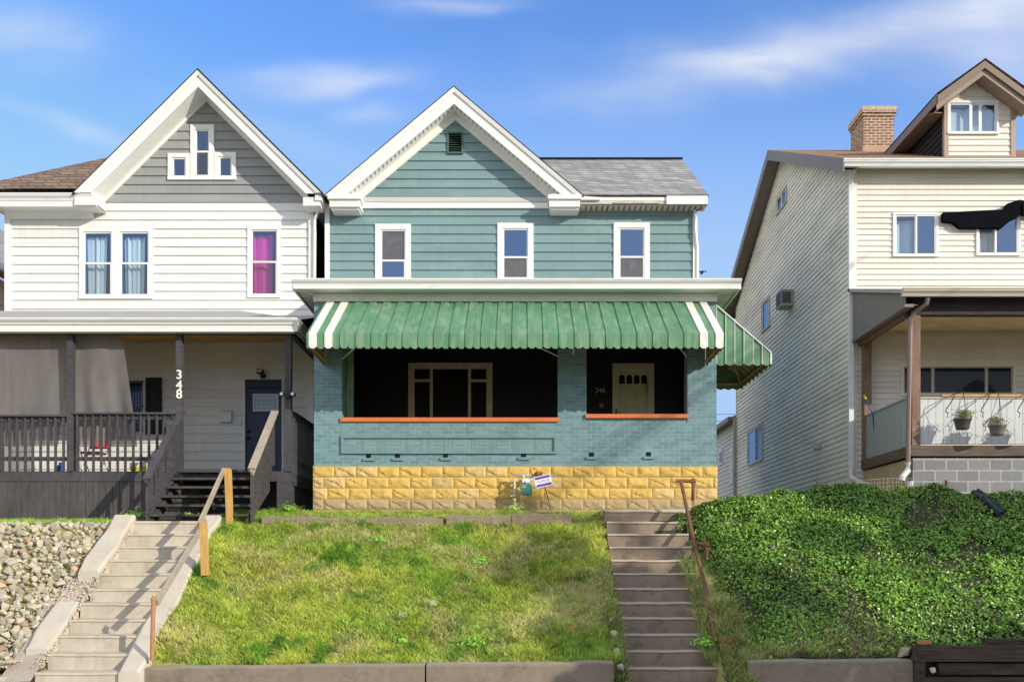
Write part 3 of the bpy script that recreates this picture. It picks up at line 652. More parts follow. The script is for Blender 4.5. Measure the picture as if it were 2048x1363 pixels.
# things on that porch
mb = MB(); x, y = PX(285, 16.6), 16.6; mb.hexa([(x-.16, y-.1, zf), (x+.16, y-.1, zf), (x+.16, y+.14, zf), (x-.16, y+.14, zf), (x-.2, y-.13, zf+.14), (x+.2, y-.13, zf+.14), (x+.2, y+.17, zf+.14), (x-.2, y+.17, zf+.14)], 0)
mb.box(x-.19, x+.19, y-.12, y+.16, zf+.142, zf+.22, 1)
obj('storage_tub', mb, [M['yellow'], M['signwhite']], None, 'yellow tub with white lid on the porch deck near the steps', 'tub')
mb = MB(); mb.lathe((PX(121, 16.5), 16.5, zf), [(.075, 0), (.08, .12), (.06, .16), (.03, .19), (.03, .23)], 14); obj('jug', mb, M['blue'], None, 'small blue jug on the porch deck behind the balusters', 'jug')
mb = MB(); x0, x1 = PX(176, 16.9), PX(214, 16.9)
for x in (x0, x1): mb.tube([(x, 16.6, zf), (x, 16.9, zf+.45)], .012, 6); mb.tube([(x, 17.05, zf), (x, 16.6, zf+.45)], .012, 6); mb.tube([(x, 16.9, zf+.45), (x, 17.05, zf+.8)], .012, 6)
mb.box(x0, x1, 16.6, 16.92, zf+.42, zf+.45, 1); mb.hexa([(x0, 16.95, zf+.55), (x1, 16.95, zf+.55), (x1, 16.97, zf+.55), (x0, 16.97, zf+.55), (x0, 17.02, zf+.78), (x1, 17.02, zf+.78), (x1, 17.04, zf+.78), (x0, 17.04, zf+.78)], 1)
obj('folding_chair', mb, [M['white_plastic'], M['red']], None, 'folding chair with red seat on the porch behind the rail', 'chair')

# ================================================================== TEAL HOUSE 346 (middle)
DF = 16.0; pb = Plane('front', DF)
h346 = thing('teal_house', 'teal house with brick porch, green striped awning and yellow block foundation', 'house', (-.2, 16.0, 3.3))
XL, XR = PX(628, DF), PX(1433, DF)
zF = PZ(932, DF); zsl, zsr = PZ(843, DF), PZ(836, DF)
O1 = (PX(684, DF), PX(1116, DF)); O2 = (PX(1173, DF), PX(1375, DF))
mb = MB(); T = .33
mb.box(XL, XR, DF, DF+T, zF+.008, zsl); ztop = 7.30
for a, b in ((XL, O1[0]), (O1[1], O2[0]), (O2[1], XR)): mb.box(a, b, DF, DF+T, zsl, ztop)
mb.box(XL, O1[0]-.002, DF+T, DF+2.5, zF, zF+.01)
# side knee walls and rear piers
for x0, x1 in ((XL, XL+T), (XR-T, XR)): mb.box(x0, x1, DF+T, DF+2.45, zF+.008, zsl-.02)
obj('brick_wall', mb, M['brick'], h346)
for (a, b), zz in ((O1, zsl), (O2, zsr)):
    mb = MB(); mb.box(a-.02, b+.012, DF-.045, DF+T, zz, zz+.075); obj('sill', mb, M['orange'], h346)
mb = MB(); mb.box(O2[0], O2[1], DF+.02, DF+T-.02, zsl-.0, zsr-.002); obj('sill_course', mb, M['brick'], h346)
# lintels
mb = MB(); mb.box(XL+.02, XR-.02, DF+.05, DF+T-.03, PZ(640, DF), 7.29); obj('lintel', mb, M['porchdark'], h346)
mb = MB(); mb.box(XL-.01, XR+.01, DF-.03, DF+.3, 7.31, 7.45); obj('frieze_board', mb, M['trim'], h346)
# foundation rock-face blocks
def rockwall(x0, x1, ztop, rows, zbot):
    mb = MB(); bl, bh = .4075, .205
    for r in range(rows):
        z1 = ztop-r*bh; z0 = z1-bh
        mi = 1 if r >= 3 else 0
        x = x0-(bl*.5 if r % 2 else 0.0)-(.13 if r == 2 else 0)
        while x < x1:
            a, b = max(x, x0), min(x+bl, x1); x += bl
            if b-a < .04: continue
            bm_ = mi if mi == 1 else (0 if random.random() > .32 else 2)
            g = .0045; a += g; b -= g; nx = max(3, int((b-a)/.034)); nz = 7; o = len(mb.v); sd = random.random()*50
            X, Z = np.meshgrid(np.linspace(a, b, nx+1), np.linspace(z0+g, z1-g, nz+1))
            ex = np.minimum(X-a, b-X)/.055; ez = np.minimum(Z-z0-g, z1-g-Z)/.05; ed = np.clip(np.minimum(ex, ez), 0, 1)
            n = fbm(X*9+sd, Z*9+sd, 3, 3)+.8*np.abs(fbm(X*5+Z*6+sd, Z*4, 9, 2)-.5)
            cr = np.abs((X-a)*.45+(Z-z0)*.9-.10-.05*math.sin(sd)-.03*fbm(X*9, Z*9, 5, 2)); Y = DF-.011-ed**.6*(.006+.036*np.clip(n-.12, 0, 1.2))+ed*.028*np.exp(-(cr/.012)**2)
            for xx, yy, zz in zip(X.ravel(), Y.ravel(), Z.ravel()): mb.v.append((xx, yy, zz))
            for j in range(nz):
                for i in range(nx): k = o+j*(nx+1)+i; mb.f.append((k, k+1, k+nx+2, k+nx+1)); mb.m.append(bm_)
    return mb
obj('foundation', rockwall(XL-.02, XR+.02, zF, 5, 3.2), [M['yblock'], M['yblock_dirty'], M['yblock_pale']], h346)
mb = MB(); mb.box(XL-.01, XR+.01, DF-.006, DF+2.5, 3.0, zF); obj('foundation_core', mb, M['ymortar'], h346)
mb = MB(); mb.box(XL-.02, XR+.02, DF-.022, DF+.02, zF-.004, zF+.006); obj('water_table', mb, M['yblock'], h346)
# decorative panel
x0, x1, z0, z1 = PX(683, DF), PX(1113, DF), PZ(907, DF), PZ(876, DF)
mb = MB(); b_ = .045; pr_ = .042
mb.box(x0, x1, DF-pr_, DF+.01, z1, z1+b_); mb.box(x0+b_, x1-b_, DF-pr_, DF+.01, z0, z0+b_*.8)
mb.box(x0, x0+b_, DF-pr_, DF+.01, z0, z1); mb.box(x1-b_, x1, DF-pr_, DF+.01, z0, z1)
obj('panel_border', mb, M['brickflat'], h346)
mb = MB(); n = 19; wv = (x1-x0-2*b_)/n
for i in range(n):
    a = x0+b_+i*wv
    for k in range(3):
        d = DF-random.uniform(.005, .010)
        if i % 2: mb.box(a+wv*k/3+.004, a+wv*(k+1)/3-.004, d, DF+.01, z0+b_, z1-.005)
        else:
            hz = (z1-z0-b_)/3; mb.box(a+.004, a+wv-.004, d, DF+.01, z0+b_+hz*k, z0+b_+hz*(k+1)-.008)
mb.box(x0+b_, x1-b_, DF-.003, DF+.01, z0+.02, z1+.005, 1)
obj('basket_weave_panel', mb, [M['brickflat'], mat('pale_teal_joint', (.38, .54, .52), .6)], h346)
for cx in (737, 795, 891, 1047, 1183, 1297):
    cy = 911-(cx-737)*.006
    mb = MB(); mb.box(PX(cx-5, DF), PX(cx+5, DF), DF-.004, DF+.01, PZ(cy+4, DF), PZ(cy-4, DF), 1)
    mb.box(PX(cx-10, DF), PX(cx+12, DF), DF-.035, DF+.01, PZ(cy+10, DF), PZ(cy+5, DF), 0)
    obj('weep_vent', mb, [M['brickflat'], M['dark']], h346)
# porch interior
DW = 18.5; pw = Plane('front', DW)
fw = window(h346, pw, PX(817, DW), PX(985, DW), PZ(880, DW), PZ(726, DW), 'multi', .10, 'glassdark', frame='tan', divs=[0, .245, .755, 1], label='tan three-light porch window')
mb = MB(); a, b = PX(817, DW)+.10, PX(985, DW)-.10
for q0, q1 in ((0, .245), (.755, 1)): pw.box(mb, a+(b-a)*q0, a+(b-a)*q1, -.01, .05, PZ(764, DW), PZ(759, DW))
obj('transom_bar', mb, M['tan'], h346)
dh = (PX(1226, DW), PX(1306, DW), 4.2, PZ(729, DW))
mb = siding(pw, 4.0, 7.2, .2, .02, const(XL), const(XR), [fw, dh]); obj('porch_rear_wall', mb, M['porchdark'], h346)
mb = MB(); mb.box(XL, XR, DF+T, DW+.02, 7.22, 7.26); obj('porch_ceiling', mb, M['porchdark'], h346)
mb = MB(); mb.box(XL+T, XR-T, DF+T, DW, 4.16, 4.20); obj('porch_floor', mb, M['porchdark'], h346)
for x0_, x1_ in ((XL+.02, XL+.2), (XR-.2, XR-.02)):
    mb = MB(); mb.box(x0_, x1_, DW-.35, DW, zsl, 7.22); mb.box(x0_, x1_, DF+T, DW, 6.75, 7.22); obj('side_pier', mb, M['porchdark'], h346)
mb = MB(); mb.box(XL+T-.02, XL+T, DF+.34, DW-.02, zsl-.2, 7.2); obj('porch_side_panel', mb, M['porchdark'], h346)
mb = MB(); mb.box(O1[0]+.01, O1[0]+.15, DF+T, DF+T+.06, zsl, 7.2); obj('green_post', mb, M['awngreen'], h346)
# door 346
mb = MB(); u0, u1, zt = dh[0], dh[1], dh[3]; c = .115
pw.box(mb, u0, u1, -.02, .06, zt-c, zt); pw.box(mb, u0, u0+c, -.02, .055, 4.2, zt-c); pw.box(mb, u1-c, u1, -.02, .055, 4.2, zt-c); pw.box(mb, u0+c, u1-c, -.02, .05, 4.2, PZ(822, DW))
pw.box(mb, u0-.015, u0, 0, .07, 4.2, zt+.015); pw.box(mb, u1, u1+.015, 0, .07, 4.2, zt+.015); pw.box(mb, u0, u1, 0, .07, zt, zt+.015)
obj('door_frame', mb, M['tan'], h346)
a, b = u0+c, u1-c; zb = PZ(822, DW); mb = MB(); za = PZ(767, DW)
pw.box(mb, a, b, -.04, 0, zb, za)
wv = (b-a)
for i in range(3): x = a+wv*(i/3); pw.box(mb, x+.02, x+wv/3-.02, 0, .008, zb+.1, zb+.42)
pw.box(mb, a+.02, a+wv/2-.02, 0, .008, zb+.47, za-.04); pw.box(mb, a+wv/2+.02, b-.02, 0, .008, zb+.47, za-.04)
pw.box(mb, a-.0, b, 0, .02, zb+.0, zb+.06)
# arched head around four lights
ztp = zt-c; gl = MB()
sw = wv/4
for i in range(4):
    xa = a+i*sw; s = .016; hz0, hz1 = za, ztp-.08
    pw.box(mb, xa, xa+s, -.03, .012, hz0, hz1); pw.box(mb, xa+sw-s, xa+sw, -.03, .012, hz0, hz1)
    n = 8; cx = xa+sw/2; r = sw/2-s
    arc = [(cx-r*math.cos(math.pi*k/n), hz1-.09+r*1.0*math.sin(math.pi*k/n)) for k in range(n+1)]
    for k in range(n):
        (xa1, za1), (xa2, za2) = arc[k], arc[k+1]
        mb.quad(pw.p(xa1, .01, za1), pw.p(xa2, .01, za2), pw.p(xa2, .01, hz1+.0), pw.p(xa1, .01, hz1+.0))
    gl.quad(pw.p(xa+s, -.02, hz0), pw.p(xa+sw-s, -.02, hz0), pw.p(xa+sw-s, -.02, hz1), pw.p(xa+s, -.02, hz1))
pw.box(mb, a, b, -.03, .012, ztp-.08, ztp)
dd = obj('front_door', mb, M['doorgreen'], h346); obj('pane', gl, M['glassdark'], dd)
mb = MB(); mb.lathe((PX(1265, DW), DW-.005, PZ(784, DW)), [(.012, 0), (.012, .01)], 10, axis='y'); pw.box(mb, PX(1230.5, DW), PX(1233, DW), .055, .075, PZ(829, DW), PZ(819, DW)); obj('door_hardware', mb, M['black'], h346)
text('house_numeral', '346', .155, (PX(1200, DW), DW-.035, PZ(785.5, DW)), M['brass'], h346, bold=-.001)
mb = MB(); mb.lathe((PX(1202, DW), DW-.02, PZ(811, DW)), [(.05, 0), (.055, .02), (.04, .05), (.02, .06)], 16, axis='y'); obj('porch_ornament', mb, M['rust_tan'], None, 'small round rusty ornament on the dark porch wall under the 346 numerals', 'ornament')
# porch roof
gxl, gxr, gd = PX(582, 15.6), PX(1484, 15.6), 15.6
zg1, zg0 = 7.62, 7.44
mb = MB(); gutter(mb, Plane('front', DF), gxl, gxr, .24, .40, zg0+.06, zg1); pb.box(mb, gxl+.03, gxr-.03, .20, .36, zg0, zg0+.062)
obj('porch_gutter', mb, M['gutter'], h346)
mb = MB(); mb.box(gxl+.06, gxr-.06, gd+.05, DW, 7.455, 7.475); obj('porch_soffit', mb, mat('stained_soffit', (.60, .57, .47), .7, .08, 3, stain=(.30, .26, .16), stain_amt=.6, stain_scale=2.5, stain_stretch=(.5, 1, 1)), h346)
mb = MB()
for s, x in ((-1, gxl), (1, gxr)): mb = MB(); mb.box(min(x, x-s*.03), max(x, x-s*.03), gd+.06, DW+.2, zg0, zg1-.02); obj('porch_fascia', mb, M['trim'], h346)
for s, x, xi in ((-1, gxl+.06, XL), (1, gxr-.06, XR)): mb = MB(); mb.bar((x, gd+.1, 7.445), (xi, DF-.03, 7.445), .03, .02); obj('soffit_joint', mb, M['trim'], h346)
mb = MB(); mb.poly([(gxl, gd, zg1-.005), (gxr, gd, zg1-.005), (3.75, DW+.02, 8.38), (-4.2, DW+.02, 8.38)]); mb.poly([(gxr, gd, zg1-.005), (gxr, DW+.2, zg1), (3.75, DW+.02, 8.38)]); mb.poly([(gxl, gd, zg1-.005), (gxl, DW+.2, zg1), (-4.2, DW+.02, 8.38)])
obj('porch_roof', mb, M['porchroof'], h346)
# upper wall
UL, UR = PX(657, DW), PX(1388, DW); wz0 = PZ(562, DW)-.25; zc = PZ(418, DW)
hs = []
for (a, b, c_, tp, bt, sp, lab) in ((751, 822, 449, 'screen', 'glass', .36, 'left upstairs window, insect screen in the upper half'), (995, 1067, 447, 'glass', 'screen', .42, 'middle upstairs window of the teal house'), (1227, 1299, 446, 'glass', 'screen', .42, 'right upstairs window of the teal house')):
    hs.append(window(h346, pw, PX(a, DW), PX(b, DW), PZ(566, DW), PZ(c_, DW), 'double', .115, tp, bt, label=lab, split=sp))
H6 = 18.0*DW/F
obj('upper_wall', siding(pw, wz0, zc+.02, H6, .026, const(UL), const(UR), hs, phase=(wz0-PZ(558, DW)) % H6), M['teal'], h346)
# gable siding
ga, gl_, gr_ = PZ(236, DW), PX(722, DW), PX(1100, DW); gb = PZ(394, DW)
gv = (PX(895, DW), PX(926, DW), PZ(309, DW), PZ(266, DW))
obj('gable_wall', siding(pw, gb, ga, H6, .026, lin((gb, gl_), (ga, PX(906, DW))), lin((gb, gr_), (ga, PX(908, DW))), [gv]), M['teal'], h346)
mb = MB(); a, b, s0, s1 = gv
for q in ((a, b, s0, s0+.03), (a, b, s1-.03, s1), (a, a+.03, s0+.03, s1-.03), (b-.03, b, s0+.03, s1-.03)): pw.box(mb, q[0], q[1], -.03, .05, q[2], q[3])
for i in range(8):
    z = s0+.04+i*(s1-s0-.08)/8; mb.add([pw.p(a+.03, .045, z), pw.p(b-.03, .045, z), pw.p(b-.03, .0, z+.035), pw.p(a+.03, .0, z+.035)], [(0, 1, 2, 3)])
mb.add([pw.p(a, -.03, s0), pw.p(b, -.03, s0), pw.p(b, -.03, s1), pw.p(a, -.03, s1)], [(0, 1, 2, 3)], 1)
obj('gable_vent', mb, [mat('dark_green_vent', (.07, .13, .11), .5), M['dark']], h346)
# belt, cornice returns
mb = MB()
pw.box(mb, UL-.05, PX(1200, DW), 0, .06, zc, PZ(407, DW))
mb.add([pw.p(UL, .07, PZ(406.5, DW)), pw.p(PX(1165, DW), .07, PZ(406.5, DW)), pw.p(PX(1165, DW), .012, PZ(393, DW)), pw.p(UL, .012, PZ(393, DW))], [(0, 1, 2, 3)], 1)
obj('belt_board', mb, [M['trim'], mat('grey_belt_flashing', (.50, .50, .49), .5, .06, 2, stretch=(.4, 1, 1))], h346)
for (xa, xb) in ((PX(655, 18.05), PX(722, 18.1)), (PX(1096, 18.1), PX(1163, 18.05))):
    mb = MB()
    mb.box(xa, xb, 18.05, 18.48, PZ(399, 18.1), PZ(391, 18.1)); mb.box(xa+.03, xb-.03, 18.10, 18.48, PZ(413, 18.1), PZ(399, 18.1)); mb.box(xa+.06, xb-.06, 18.16, 18.48, PZ(417, 18.1), PZ(413, 18.1)); mb.box(xa+.06, xb-.06, 18.14, 18.48, PZ(391, 18.1), PZ(386, 18.1))
    obj('cornice_return', mb, M['trim'], h346)
for q in ((UL-.07, UL+.03), (UR-.03, UR+.05)): mb = MB(); pw.box(mb, q[0], q[1], -.02, .05, wz0, zc); obj('corner_board', mb, M['trim'], h346)
mb = MB(); mb.tube([(UR+.0, DW-.09, PZ(419, DW)), (UR+.02, DW-.09, PZ(440, DW)), (UR+.02, DW-.09, PZ(470, DW)), (UR+.06, DW-.05, PZ(500, DW)), (UR+.06, DW-.05, PZ(558, DW))], .035, 8); obj('downspout', mb, M['gutter'], h346)
mb = MB(); mb.quad((UR, DW+.01, 4), (UR, 27, 4), (UR, 27, 10.1), (UR, DW+.01, 10.1)); mb.quad((UL, 27, 4), (UR, 27, 4), (UR, 27, 10.1), (UL, 27, 10.1)); mb.quad((UL, DW+.01, 4), (UL, 27, 4), (UL, 27, 10.1), (UL, DW+.01, 10.1))
mb.quad((UL, DW+.5, 7.5), (UR, DW+.5, 7.5), (UR, DW+.5, 10.1), (UL, DW+.5, 10.1)); mb.poly([(UL, 19.0, 10.1), (UR-2.6, 19.0, 10.1), (-1.46, 19.0, 12.2)])
mb.poly([(UR, 18.6, 10.1), (UR, 21.1, 12.2), (UR, 24, 10.1)])
obj('side_wall', mb, M['teal'], h346)
# roofs
cx6, ap6, hw6, ft6 = -1.46, 12.50, 2.73, 10.20
gable_roof(h346, cx6, ap6, hw6, ft6, 18.1, 21.3, .04, [M['shing_grey'], M['shing_black']], 'front_gable_roof', .03)
rake(h346, cx6, ap6, hw6, ft6, 18.1, DW, .33, .16, M['trim'])
mb = MB(); xe = 3.97; ez, rz, ed, rd = PZ(389.5, 18.13), 12.42, 18.13, 21.12
mb.quad((1.24, ed, ez), (xe, ed, ez), (xe, rd, rz), (cx6, rd, rz), 0); mb.quad((cx6-.1, rd, rz), (xe, rd, rz), (xe, 24.1, 10.2), (cx6-2.8, 24.1, 10.2), 0)
mb.quad((1.3, ed+.01, ez-.03), (xe, ed+.01, ez-.03), (xe, rd, rz-.03), (cx6, rd, rz-.03), 1)
mb.quad((xe, ed, ez), (xe, rd, rz), (xe, rd, rz-.06), (xe, ed, ez-.06), 1)
mb.box(cx6+.2, xe, rd-.08, rd+.08, rz-.02, rz+.015, 1)
obj('main_roof', mb, [M['shing_grey'], M['shing_black']], h346)
mb = MB(); zb1, zb2 = PZ(391.5, 18.15), PZ(409, 18.15)
mb.box(1.22, 3.95, 18.16, 18.20, zb2+.09, zb1, 1); mb.box(PX(1333, 18.15), 3.95, 18.12, 18.16, zb2, zb1-.01, 0)
mb.box(1.22, PX(1333, 18.15), 18.165, 18.19, zb2+.02, zb2+.088, 2)
mb.hexa([(1.22, 18.10, zb2+.085), (PX(1200, 18.1), 18.10, zb2+.085), (PX(1200, 18.1), 18.16, zb2+.085), (1.22, 18.16, zb2+.085), (1.22, 18.08, zb2+.16), (PX(1200, 18.1), 18.12, zb2+.14), (PX(1200, 18.1), 18.16, zb2+.16), (1.22, 18.16, zb2+.16)], 0)
for i in range(5):   # torn flashing strips
    xa = random.uniform(PX(1190, 18.1), PX(1300, 18.1)); mb.hexa([(xa, 18.13, zb2+.03), (xa+.22, 18.12, zb2+.02), (xa+.22, 18.165, zb2+.02), (xa, 18.165, zb2+.03), (xa, 18.14, zb2+.055), (xa+.22, 18.13, zb2+.045), (xa+.22, 18.165, zb2+.05), (xa, 18.165, zb2+.06)], 2)
obj('eave_fascia', mb, [M['trim'], M['trim'], M['rot']], h346)
mb = MB(); mb.box(1.22, 3.95, 18.2, 18.5, zb2+.0, zb2+.015, 0)
for i in range(22): x = 1.35+i*.118; mb.box(x, x+.03, 18.22, 18.45, zb2-.004, zb2-.0005, 1)
obj('eave_soffit', mb, [mat('aged_soffit', (.58, .55, .46), .7, .1, 3, stain=(.3, .26, .2), stain_amt=.5), M['plasticdark']], h346)
mb = MB(); mb.poly([(3.95, 18.14, zb1-.01), (3.95, 18.14, zb2), (3.95, 18.52, zb2), (3.95, 21.1, 12.2), (3.95, 21.1, 12.38)]); mb.quad((3.72, 18.4, zb2-.06), (3.95, 18.3, zb2-.03), (3.95, 21, 12.2), (3.72, 21, 12.15))
obj('gable_return', mb, M['trim'], h346)

# ------------------------------------------------------------------ awnings
def awning(root, pl, u0, u1, ztop, zk, zb, proj, strip, whites, edge=.04, rib=.020, off=0.0):
    cols = [(u0, 0, 0)]; u = u0+edge; n = max(1, int(round((u1-u0-edge)/strip))); st_ = (u1-u0-edge)/n
    strips = [(u0, u+.0, 0, False)]
    for i in range(n):
        strips.append((u+i*st_, u+(i+1)*st_, 1 if i % 2 == 0 else 0, i in whites or (i-n) in whites))
    sl = Vector((proj, 0, zk-ztop)); nd, nz = -(zk-ztop)/sl.length, proj/sl.length
    def path(h): return [(off+h*nd, ztop+h*nz), (off+proj*.5+h*nd, (ztop+zk)/2+h*nz), (off+proj+h*.8, zk+h*.5), (off+proj+h, zb)]
    top = MB(); und = MB(); whl = []
    prev = None
    for (a, b, hi, w) in strips:
        hh = rib if hi else 0
        if w: whl.append(MB())
        tgt = whl[-1] if w else top
        m = (a+b)/2; pr0 = path(hh)
        def col(u_, h, dz=0): q = path(h); return [pl.p(u_, q[0][0], q[0][1]), pl.p(u_, q[1][0], q[1][1]), pl.p(u_, q[2][0], q[2][1]), pl.p(u_, q[3][0], q[3][1]+dz)]
        us = [a, a+(b-a)*.3, a+(b-a)*.7, b]; dzs = [.012, -.022, -.022, .012]
        cc = [col(x, hh, dz) for x, dz in zip(us, dzs)]
        cu = [col(x, hh-.012, dz) for x, dz in zip(us, dzs)]
        # small stiffening crease in the pan
        for k in range(3):
            for r in range(3):
                tgt.quad(cc[k][r], cc[k+1][r], cc[k+1][r+1], cc[k][r+1]); und.quad(cu[k][r], cu[k+1][r], cu[k+1][r+1], cu[k][r+1])
        for side, x in ((-1, a), (1, b)):   # vertical flange of the raised pans
            if hi:
                c0 = col(x, -.004, .012); c1 = col(x, hh, .012)
                for r in range(3): tgt.quad(c0[r], c1[r], c1[r+1], c0[r+1])
        if hi and not w:  # two crimps
            for fx in (.36, .64):
                x = a+(b-a)*fx; c0 = col(x-.006, hh+.0005); c1 = col(x+.006, hh+.0005); c2 = col(x, hh+.0035)
                for r in range(3): tgt.quad(c0[r], c2[r], c2[r+1], c0[r+1]); tgt.quad(c2[r], c1[r], c1[r+1], c2[r+1])
    g = obj('canopy', top, M['awngreen'], root)
    for wh in whl: obj('white_stripe', wh, M['awnwhite'], root)
    obj('underside', und, M['awntan'], root)
def wing(root, pl, d0, d1, ztop_fn, zb, step, outside, name='side_wing', flip=1, bright=None):
    """vertical side panel; pl = plane it lies in, u = d0..d1; outward offset +d is the green face"""
    g = MB(); t = MB(); n = max(2, int(round((d1-d0)/step))); s = (d1-d0)/n
    for i in range(n):
        a, b = d0+i*s, d0+(i+1)*s; h = .014 if i % 2 else 0.0
        m = (a+b)/2
        for (x0, x1, z0a, z0b) in ((a, m, .0, -.03), (m, b, -.03, .0)):
            g.quad(pl.p(x0, h, zb+z0a), pl.p(x1, h, zb+z0b), pl.p(x1, h, ztop_fn(x1)), pl.p(x0, h, ztop_fn(x0)))
            t.quad(pl.p(x0, h-.014, zb+z0a), pl.p(x1, h-.014, zb+z0b), pl.p(x1, h-.014, ztop_fn(x1)), pl.p(x0, h-.014, ztop_fn(x0)))
        g.quad(pl.p(a, -.002, zb), pl.p(a, .018, zb), pl.p(a, .018, ztop_fn(a)), pl.p(a, -.002, ztop_fn(a)))
        if bright is not None: bright.box(*[f(pl.p(a-.006, .012, 0)[k], pl.p(a+.006, .024, 0)[k]) for k in (0, 1) for f in (min, max)], zb+.01, ztop_fn(a)-.005)
    obj(name, g, M['awngreen'], root); obj(name+'_lining', t, M['awntan'], root)
AX0, AX1 = PX(613, 14.6), PX(1447, 14.6); azt, azk, azb, apj = 7.29, PZ(667, 14.62), PZ(694, 14.6), 1.36
aw = thing('front_awning', 'long green corrugated metal awning with white end stripes across the brick porch', 'awning', (-.1, 15.9, azb))
awning(aw, pb, AX0, AX1, azt, azk, azb, apj, .1335, {0, 2, -1, -3}, off=.03)
for pl, nm in ((Plane('left', AX0+.004), 'l'), (Plane('right', AX1-.004), 'r')):
    zt_ = lambda y: azk+(azt-azk)*(y-(DF-.03-apj))/apj
    wing(aw, pl, DF-.03-apj+.02, DF-.02, zt_, azb+.01, .14, 1)
mb = MB()
for x in (AX0+.03, AX1-.03):
    mb.bar((x, DF-apj, azb+.06), (x, DF-.02, azb+.06), .03, .03); mb.bar((x, DF-apj, azb+.02), (x, DF-.02, azt-.1), .03, .03)
mb.bar((AX0+.03, DF-apj+.0, azb+.09), (AX1-.03, DF-apj, azb+.09), .03, .03); mb.bar((AX0+.03, DF-.04, azt-.05), (AX1-.03, DF-.04, azt-.05), .03, .03)
mb.bar((AX0+.03, DF-.7, (azk+azt)/2-.05), (AX1-.03, DF-.7, (azk+azt)/2-.05), .03, .03)
obj('frame', mb, M['awntan'], aw)
for (a, b) in (((720, 694), (685, 717)), ((1052, 690), (1116, 712)), ((1149, 691), (1146, 709)), ((1349, 690), (1373, 713)), ((622, 697), (642, 719)), ((1441, 693), (1420, 716))):
    mb = MB(); mb.tube([P(a[0], a[1]-8, 14.75), P(b[0], b[1], 15.97)], .011, 6); obj('brace_rod', mb, M['white_plastic'], aw)
sa = thing('side_awning', 'smaller green metal awning over the side porch opening at the right corner', 'awning', (4.2, 17.2, 6.0))
pr2 = Plane('right', XR+.02); syt, syk, syb, spj = PZ(612, 16.1), PZ(706, 16.1), PZ(728, 16.1), PX(1543, 16.1)-XR-.03
awning(sa, pr2, 16.10, 18.35, syt, syk, syb, spj, .15, {-1}, off=.0)
br = MB()
zt2 = lambda x: syk+(syt-syk)*(XR+.02+spj-x)/spj
wing(sa, Plane('front', 16.10), XR+.02, XR+.02+spj, zt2, syb, .165, 1, bright=br)
br.bar((XR+.02, 16.08, syt+.01), (XR+.02+spj, 16.08, syk+.01), .02, .022); br.box(XR+spj, XR+.03+spj, 16.07, 16.09, syb, syk)
obj('edge_trim', br, M['gutter'], sa)
wing(sa, Plane('front', 18.35), XR+.02, XR+.02+spj, zt2, syb, .165, 1, name='rear_wing')
mb = MB(); e = XR+spj-.03
mb.bar((e, 16.15, syb+.08), (e, 18.3, syb+.08), .03, .03); mb.bar((XR+.05, 16.13, syb+.06), (e, 16.13, syb+.06), .03, .03); mb.bar((XR+.05, 18.3, syb+.08), (e, 18.3, syb+.08), .05, .05)
mb.bar((XR+.05, 16.2, syt-.1), (e, 18.2, syb+.12), .03, .03); mb.bar((XR+.5, 16.15, (syt+syb)/2+.02), (XR+.5, 18.3, (syt+syb)/2+.02), .04, .03); mb.bar((XR+.75, 16.15, syb+.4), (XR+.75, 18.3, syb+.4), .04, .03)
obj('frame', mb, M['awntan'], sa)

# ================================================================== CREAM HOUSE (right)
DR, XS = 18.0, 7.0
h3 = thing('cream_house', 'cream sided house with brown dormer, brick chimney and covered porch, right of the teal house', 'house', (10, 18, 3.4))
pc = Plane('front', DR); psd = Plane('left', XS)
E0 = PZ(337, DR); RY = 23.0; RZ = 13.33; BY = 27.75
hs = [window(h3, pc, PX(1785, DR), PX(1875, DR), PZ(514, DR), PZ(426, DR), 'slider', .045, 'glassclear', 'glass', curtain='curtain', room='plasticdark', curt_rng=(.05, .95), label='left upstairs window with pale curtain in its left half'),
      window(h3, pc, PX(1951, DR), PX(2039, DR), PZ(512, DR), PZ(426, DR), 'slider', .045, 'glassscreen', 'glass', curtain='curtain', room='plasticdark', curt_rng=(.1, .95), split=.42, label='right upstairs window partly behind the black slab')]
pwn = window(h3, pc, PX(1800, DR), PX(2030, DR), PZ(792, DR), PZ(727, DR), 'multi', .06, 'glassdark', frame='tanmetal', divs=[0, .27, .76, 1], label='three-light porch window', casmat='cream')
H3 = 11.3*DR/F
obj('front_wall', siding(pc, 3.6, E0, H3, .022, const(XS+.0), const(13.5), hs+[pwn]), M['cream'], h3)
side_h = []
for (a, b, t0, b0) in ((1555, 1575, 398, 432), (1525, 1541, 607, 667), (1497, 1527, 862, 932)):
    Da, Db = XS*F/(a-VX), XS*F/(b-VX)
    zt = PZ(t0, Da); zb = PZ(b0, Da)
    side_h.append(window(h3, psd, Db, Da, zb, zt, 'slider' if a != 1525 else 'fixed', .05, 'glass' if a != 1497 else 'glassclear', 'glass', curtain='curtain' if a == 1497 else None, casmat='tanmetal', frame='white_plastic', split=.5, curt_rng=(.1, .6)))
w = siding(psd, 3.45, RZ, .1175, .02, lambda z: DR if z < E0 else DR+(RY-DR)*(z-E0)/(RZ-E0), lambda z: BY if z < E0 else BY-(BY-RY)*(z-E0)/(RZ-E0), side_h, breaks=[E0])
obj('side_wall', w, M['sidecream'], h3)
mb = MB(); mb.box(XS-.01, XS+.05, DR, BY, 2.9, 3.45); obj('side_foundation', mb, M['parge'], h3)
mb = MB(); pc.box(mb, XS-.04, XS+.07, -.10, .035, 3.6, E0); obj('corner_board', mb, M['cream'], h3)
mb = MB(); mb.box(XS-.03, XS+.02, BY-.05, BY+.03, 3.4, E0); obj('corner_board', mb, M['cream'], h3)
